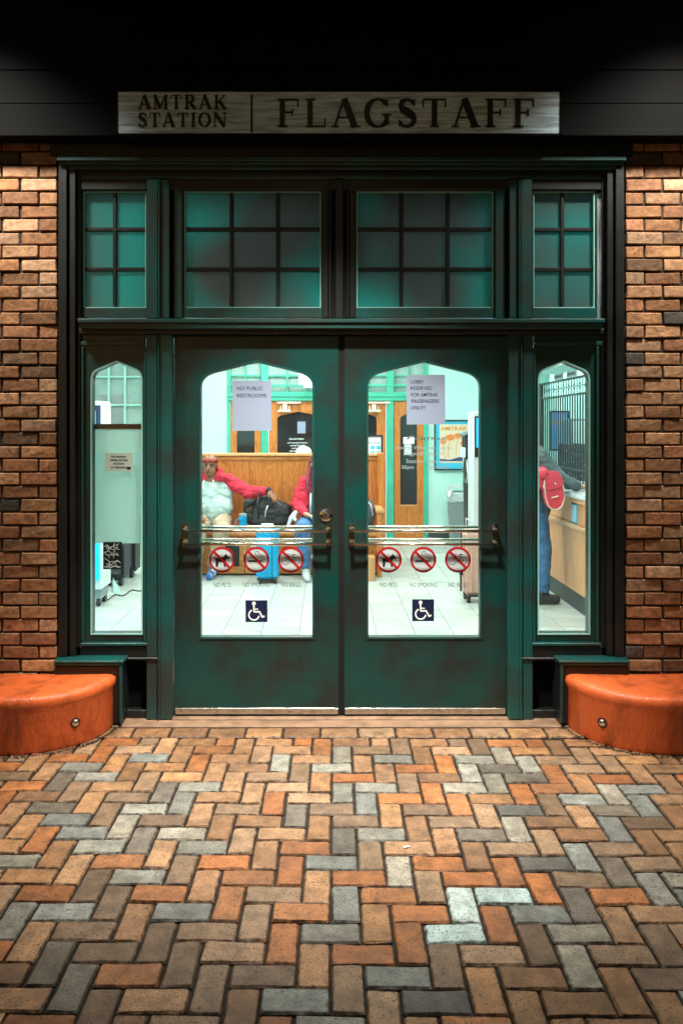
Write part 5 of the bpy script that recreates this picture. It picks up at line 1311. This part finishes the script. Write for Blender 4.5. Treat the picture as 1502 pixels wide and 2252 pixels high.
# ------------------------------------------------------------------ left sidelight: ticket machine and luggage
VXr = -2.03
vm = thing('ticket_machine', (-2.4, 7.1, 0), 'tall white self-service machine with a glowing cyan front behind the left sidelight', 'machine')
mk('cabinet', G().box(-2.75, VXr, 6.96, 7.26, .16, 1.87), M['wplastic'], vm, bevel=.012)
mk('lit_front', G().box(-2.70, VXr-.018, 6.945, 6.9595, .25, 1.05), M['blueglow'], vm, bevel=.003)
mk('upper_front', G().box(-2.72, VXr-.01, 6.94, 6.9595, 1.12, 1.83), M['navy'], vm, bevel=.003)
mk('upper_glow', G().box(-2.70, VXr-.048, 6.935, 6.9395, 1.18, 1.78), M['blueglow'], vm)
g = G()
t_ = text('lettering', 'TICKETS', 220.5, 912, 5.5, 6.930, M['white'], vm, wpx=46, align='CENTER', rot=R(90), bold=.03)
mk('label', G().box(VXr+.0005, VXr+.003, 7.17, 7.24, 1.58, 1.78), M['white'], vm); mk('label', G().box(VXr+.0005, VXr+.003, 7.17, 7.22, 1.40, 1.50), M['ink'], vm)
mk('plinth', G().box(-2.73, VXr-.02, 7.0, 7.24, .07, .159), M['gplastic'], vm)
for a, b in ((VXr-.06, 7.02), (VXr-.06, 7.2), (-2.68, 7.02), (-2.68, 7.2)):
    mk('castor', G().lathe((a, b, .035), [(.035, 0), (.035, .03)], 16, 'x'), M['bplastic'], vm)
def bagpile(px, Y, w, h, label):
    t = thing('luggage_bag', (X(px, Y), Y, 0), label, 'luggage', 'dark luggage by the left sidelight')
    mk('case', G().box(X(px, Y)-w/2, X(px, Y)+w/2, Y, Y+.28, .05, h), M['iron'], t, bevel=.03, seg=2)
    mk('pocket', G().box(X(px, Y)-w*.36, X(px, Y)+w*.36, Y-.03, Y-.0005, .12, h*.7), M['gfabric'], t, bevel=.012)
    for s in (-1, 1): mk('wheel', G().lathe((X(px, Y)+s*w*.34-.02, Y+.03, .04), [(.04, 0), (.04, .035)], 16, 'x'), M['bplastic'], t)
bagpile(272, 8.3, .24, .55, 'dark blue wheeled bag standing nearest the patterned card')
bagpile(252, 7.9, .18, .45, 'small dark wheeled bag tucked beside the machine')
ct = thing('row_seat', (X(298, 9.6), 9.6, 0), 'dark waiting seat on pale legs seen under the white panel', 'seat')
xx = X(298, 9.6)
mk('seat', G().box(xx-.22, xx+.3, 9.5, 9.95, .38, .46), M['iron'], ct, bevel=.02, seg=2); mk('backrest', G().box(xx-.22, xx+.3, 9.95, 10.03, .40, .95), M['iron'], ct, bevel=.02, seg=2)
for a in (-.17, .2):
    for b in (9.53, 9.93): mk('leg', G().tube([(xx+a, b, 0), (xx+a, b, .385)], .016, 8), M['white'], ct)
pp = thing('floor_paper', (X(256, 7.65), 7.65, 0), 'crumpled sheet of paper lying on the tiles beside the machine', 'paper')
mk('sheet', G().add([tuple(P(248, 1291, 7.9)+Vector((0, 0, .10))), tuple(P(263, 1296, 7.75)+Vector((0, 0, .0))), (X(268, 7.4), 7.4, .004), (X(249, 7.55), 7.55, .004)]+[(X(249, 7.9), 7.9, .003), (X(263, 7.8), 7.8, .003), (X(268, 7.4), 7.4, .001), (X(249, 7.55), 7.55, .001)], [(0,1,2,3),(7,6,5,4),(0,4,5,1),(1,5,6,2),(2,6,7,3),(3,7,4,0)]), M['film'], pp)
pts = []
for k in range(26):
    u = k/25; px = 225+u*100; py = 1321-28*u+3.5*math.sin(u*17); Y = FPX*H/(py-VY); pts.append((X(px, Y), Y, .006))
tag(mk('cable', G().tube(pts, .006, 6), M['bplastic'], smooth=True), 'thin black cable snaking over the tiles from the machine', 'cable')

for o in ALL:
    if '_o' in o.keys(): del o['_o']
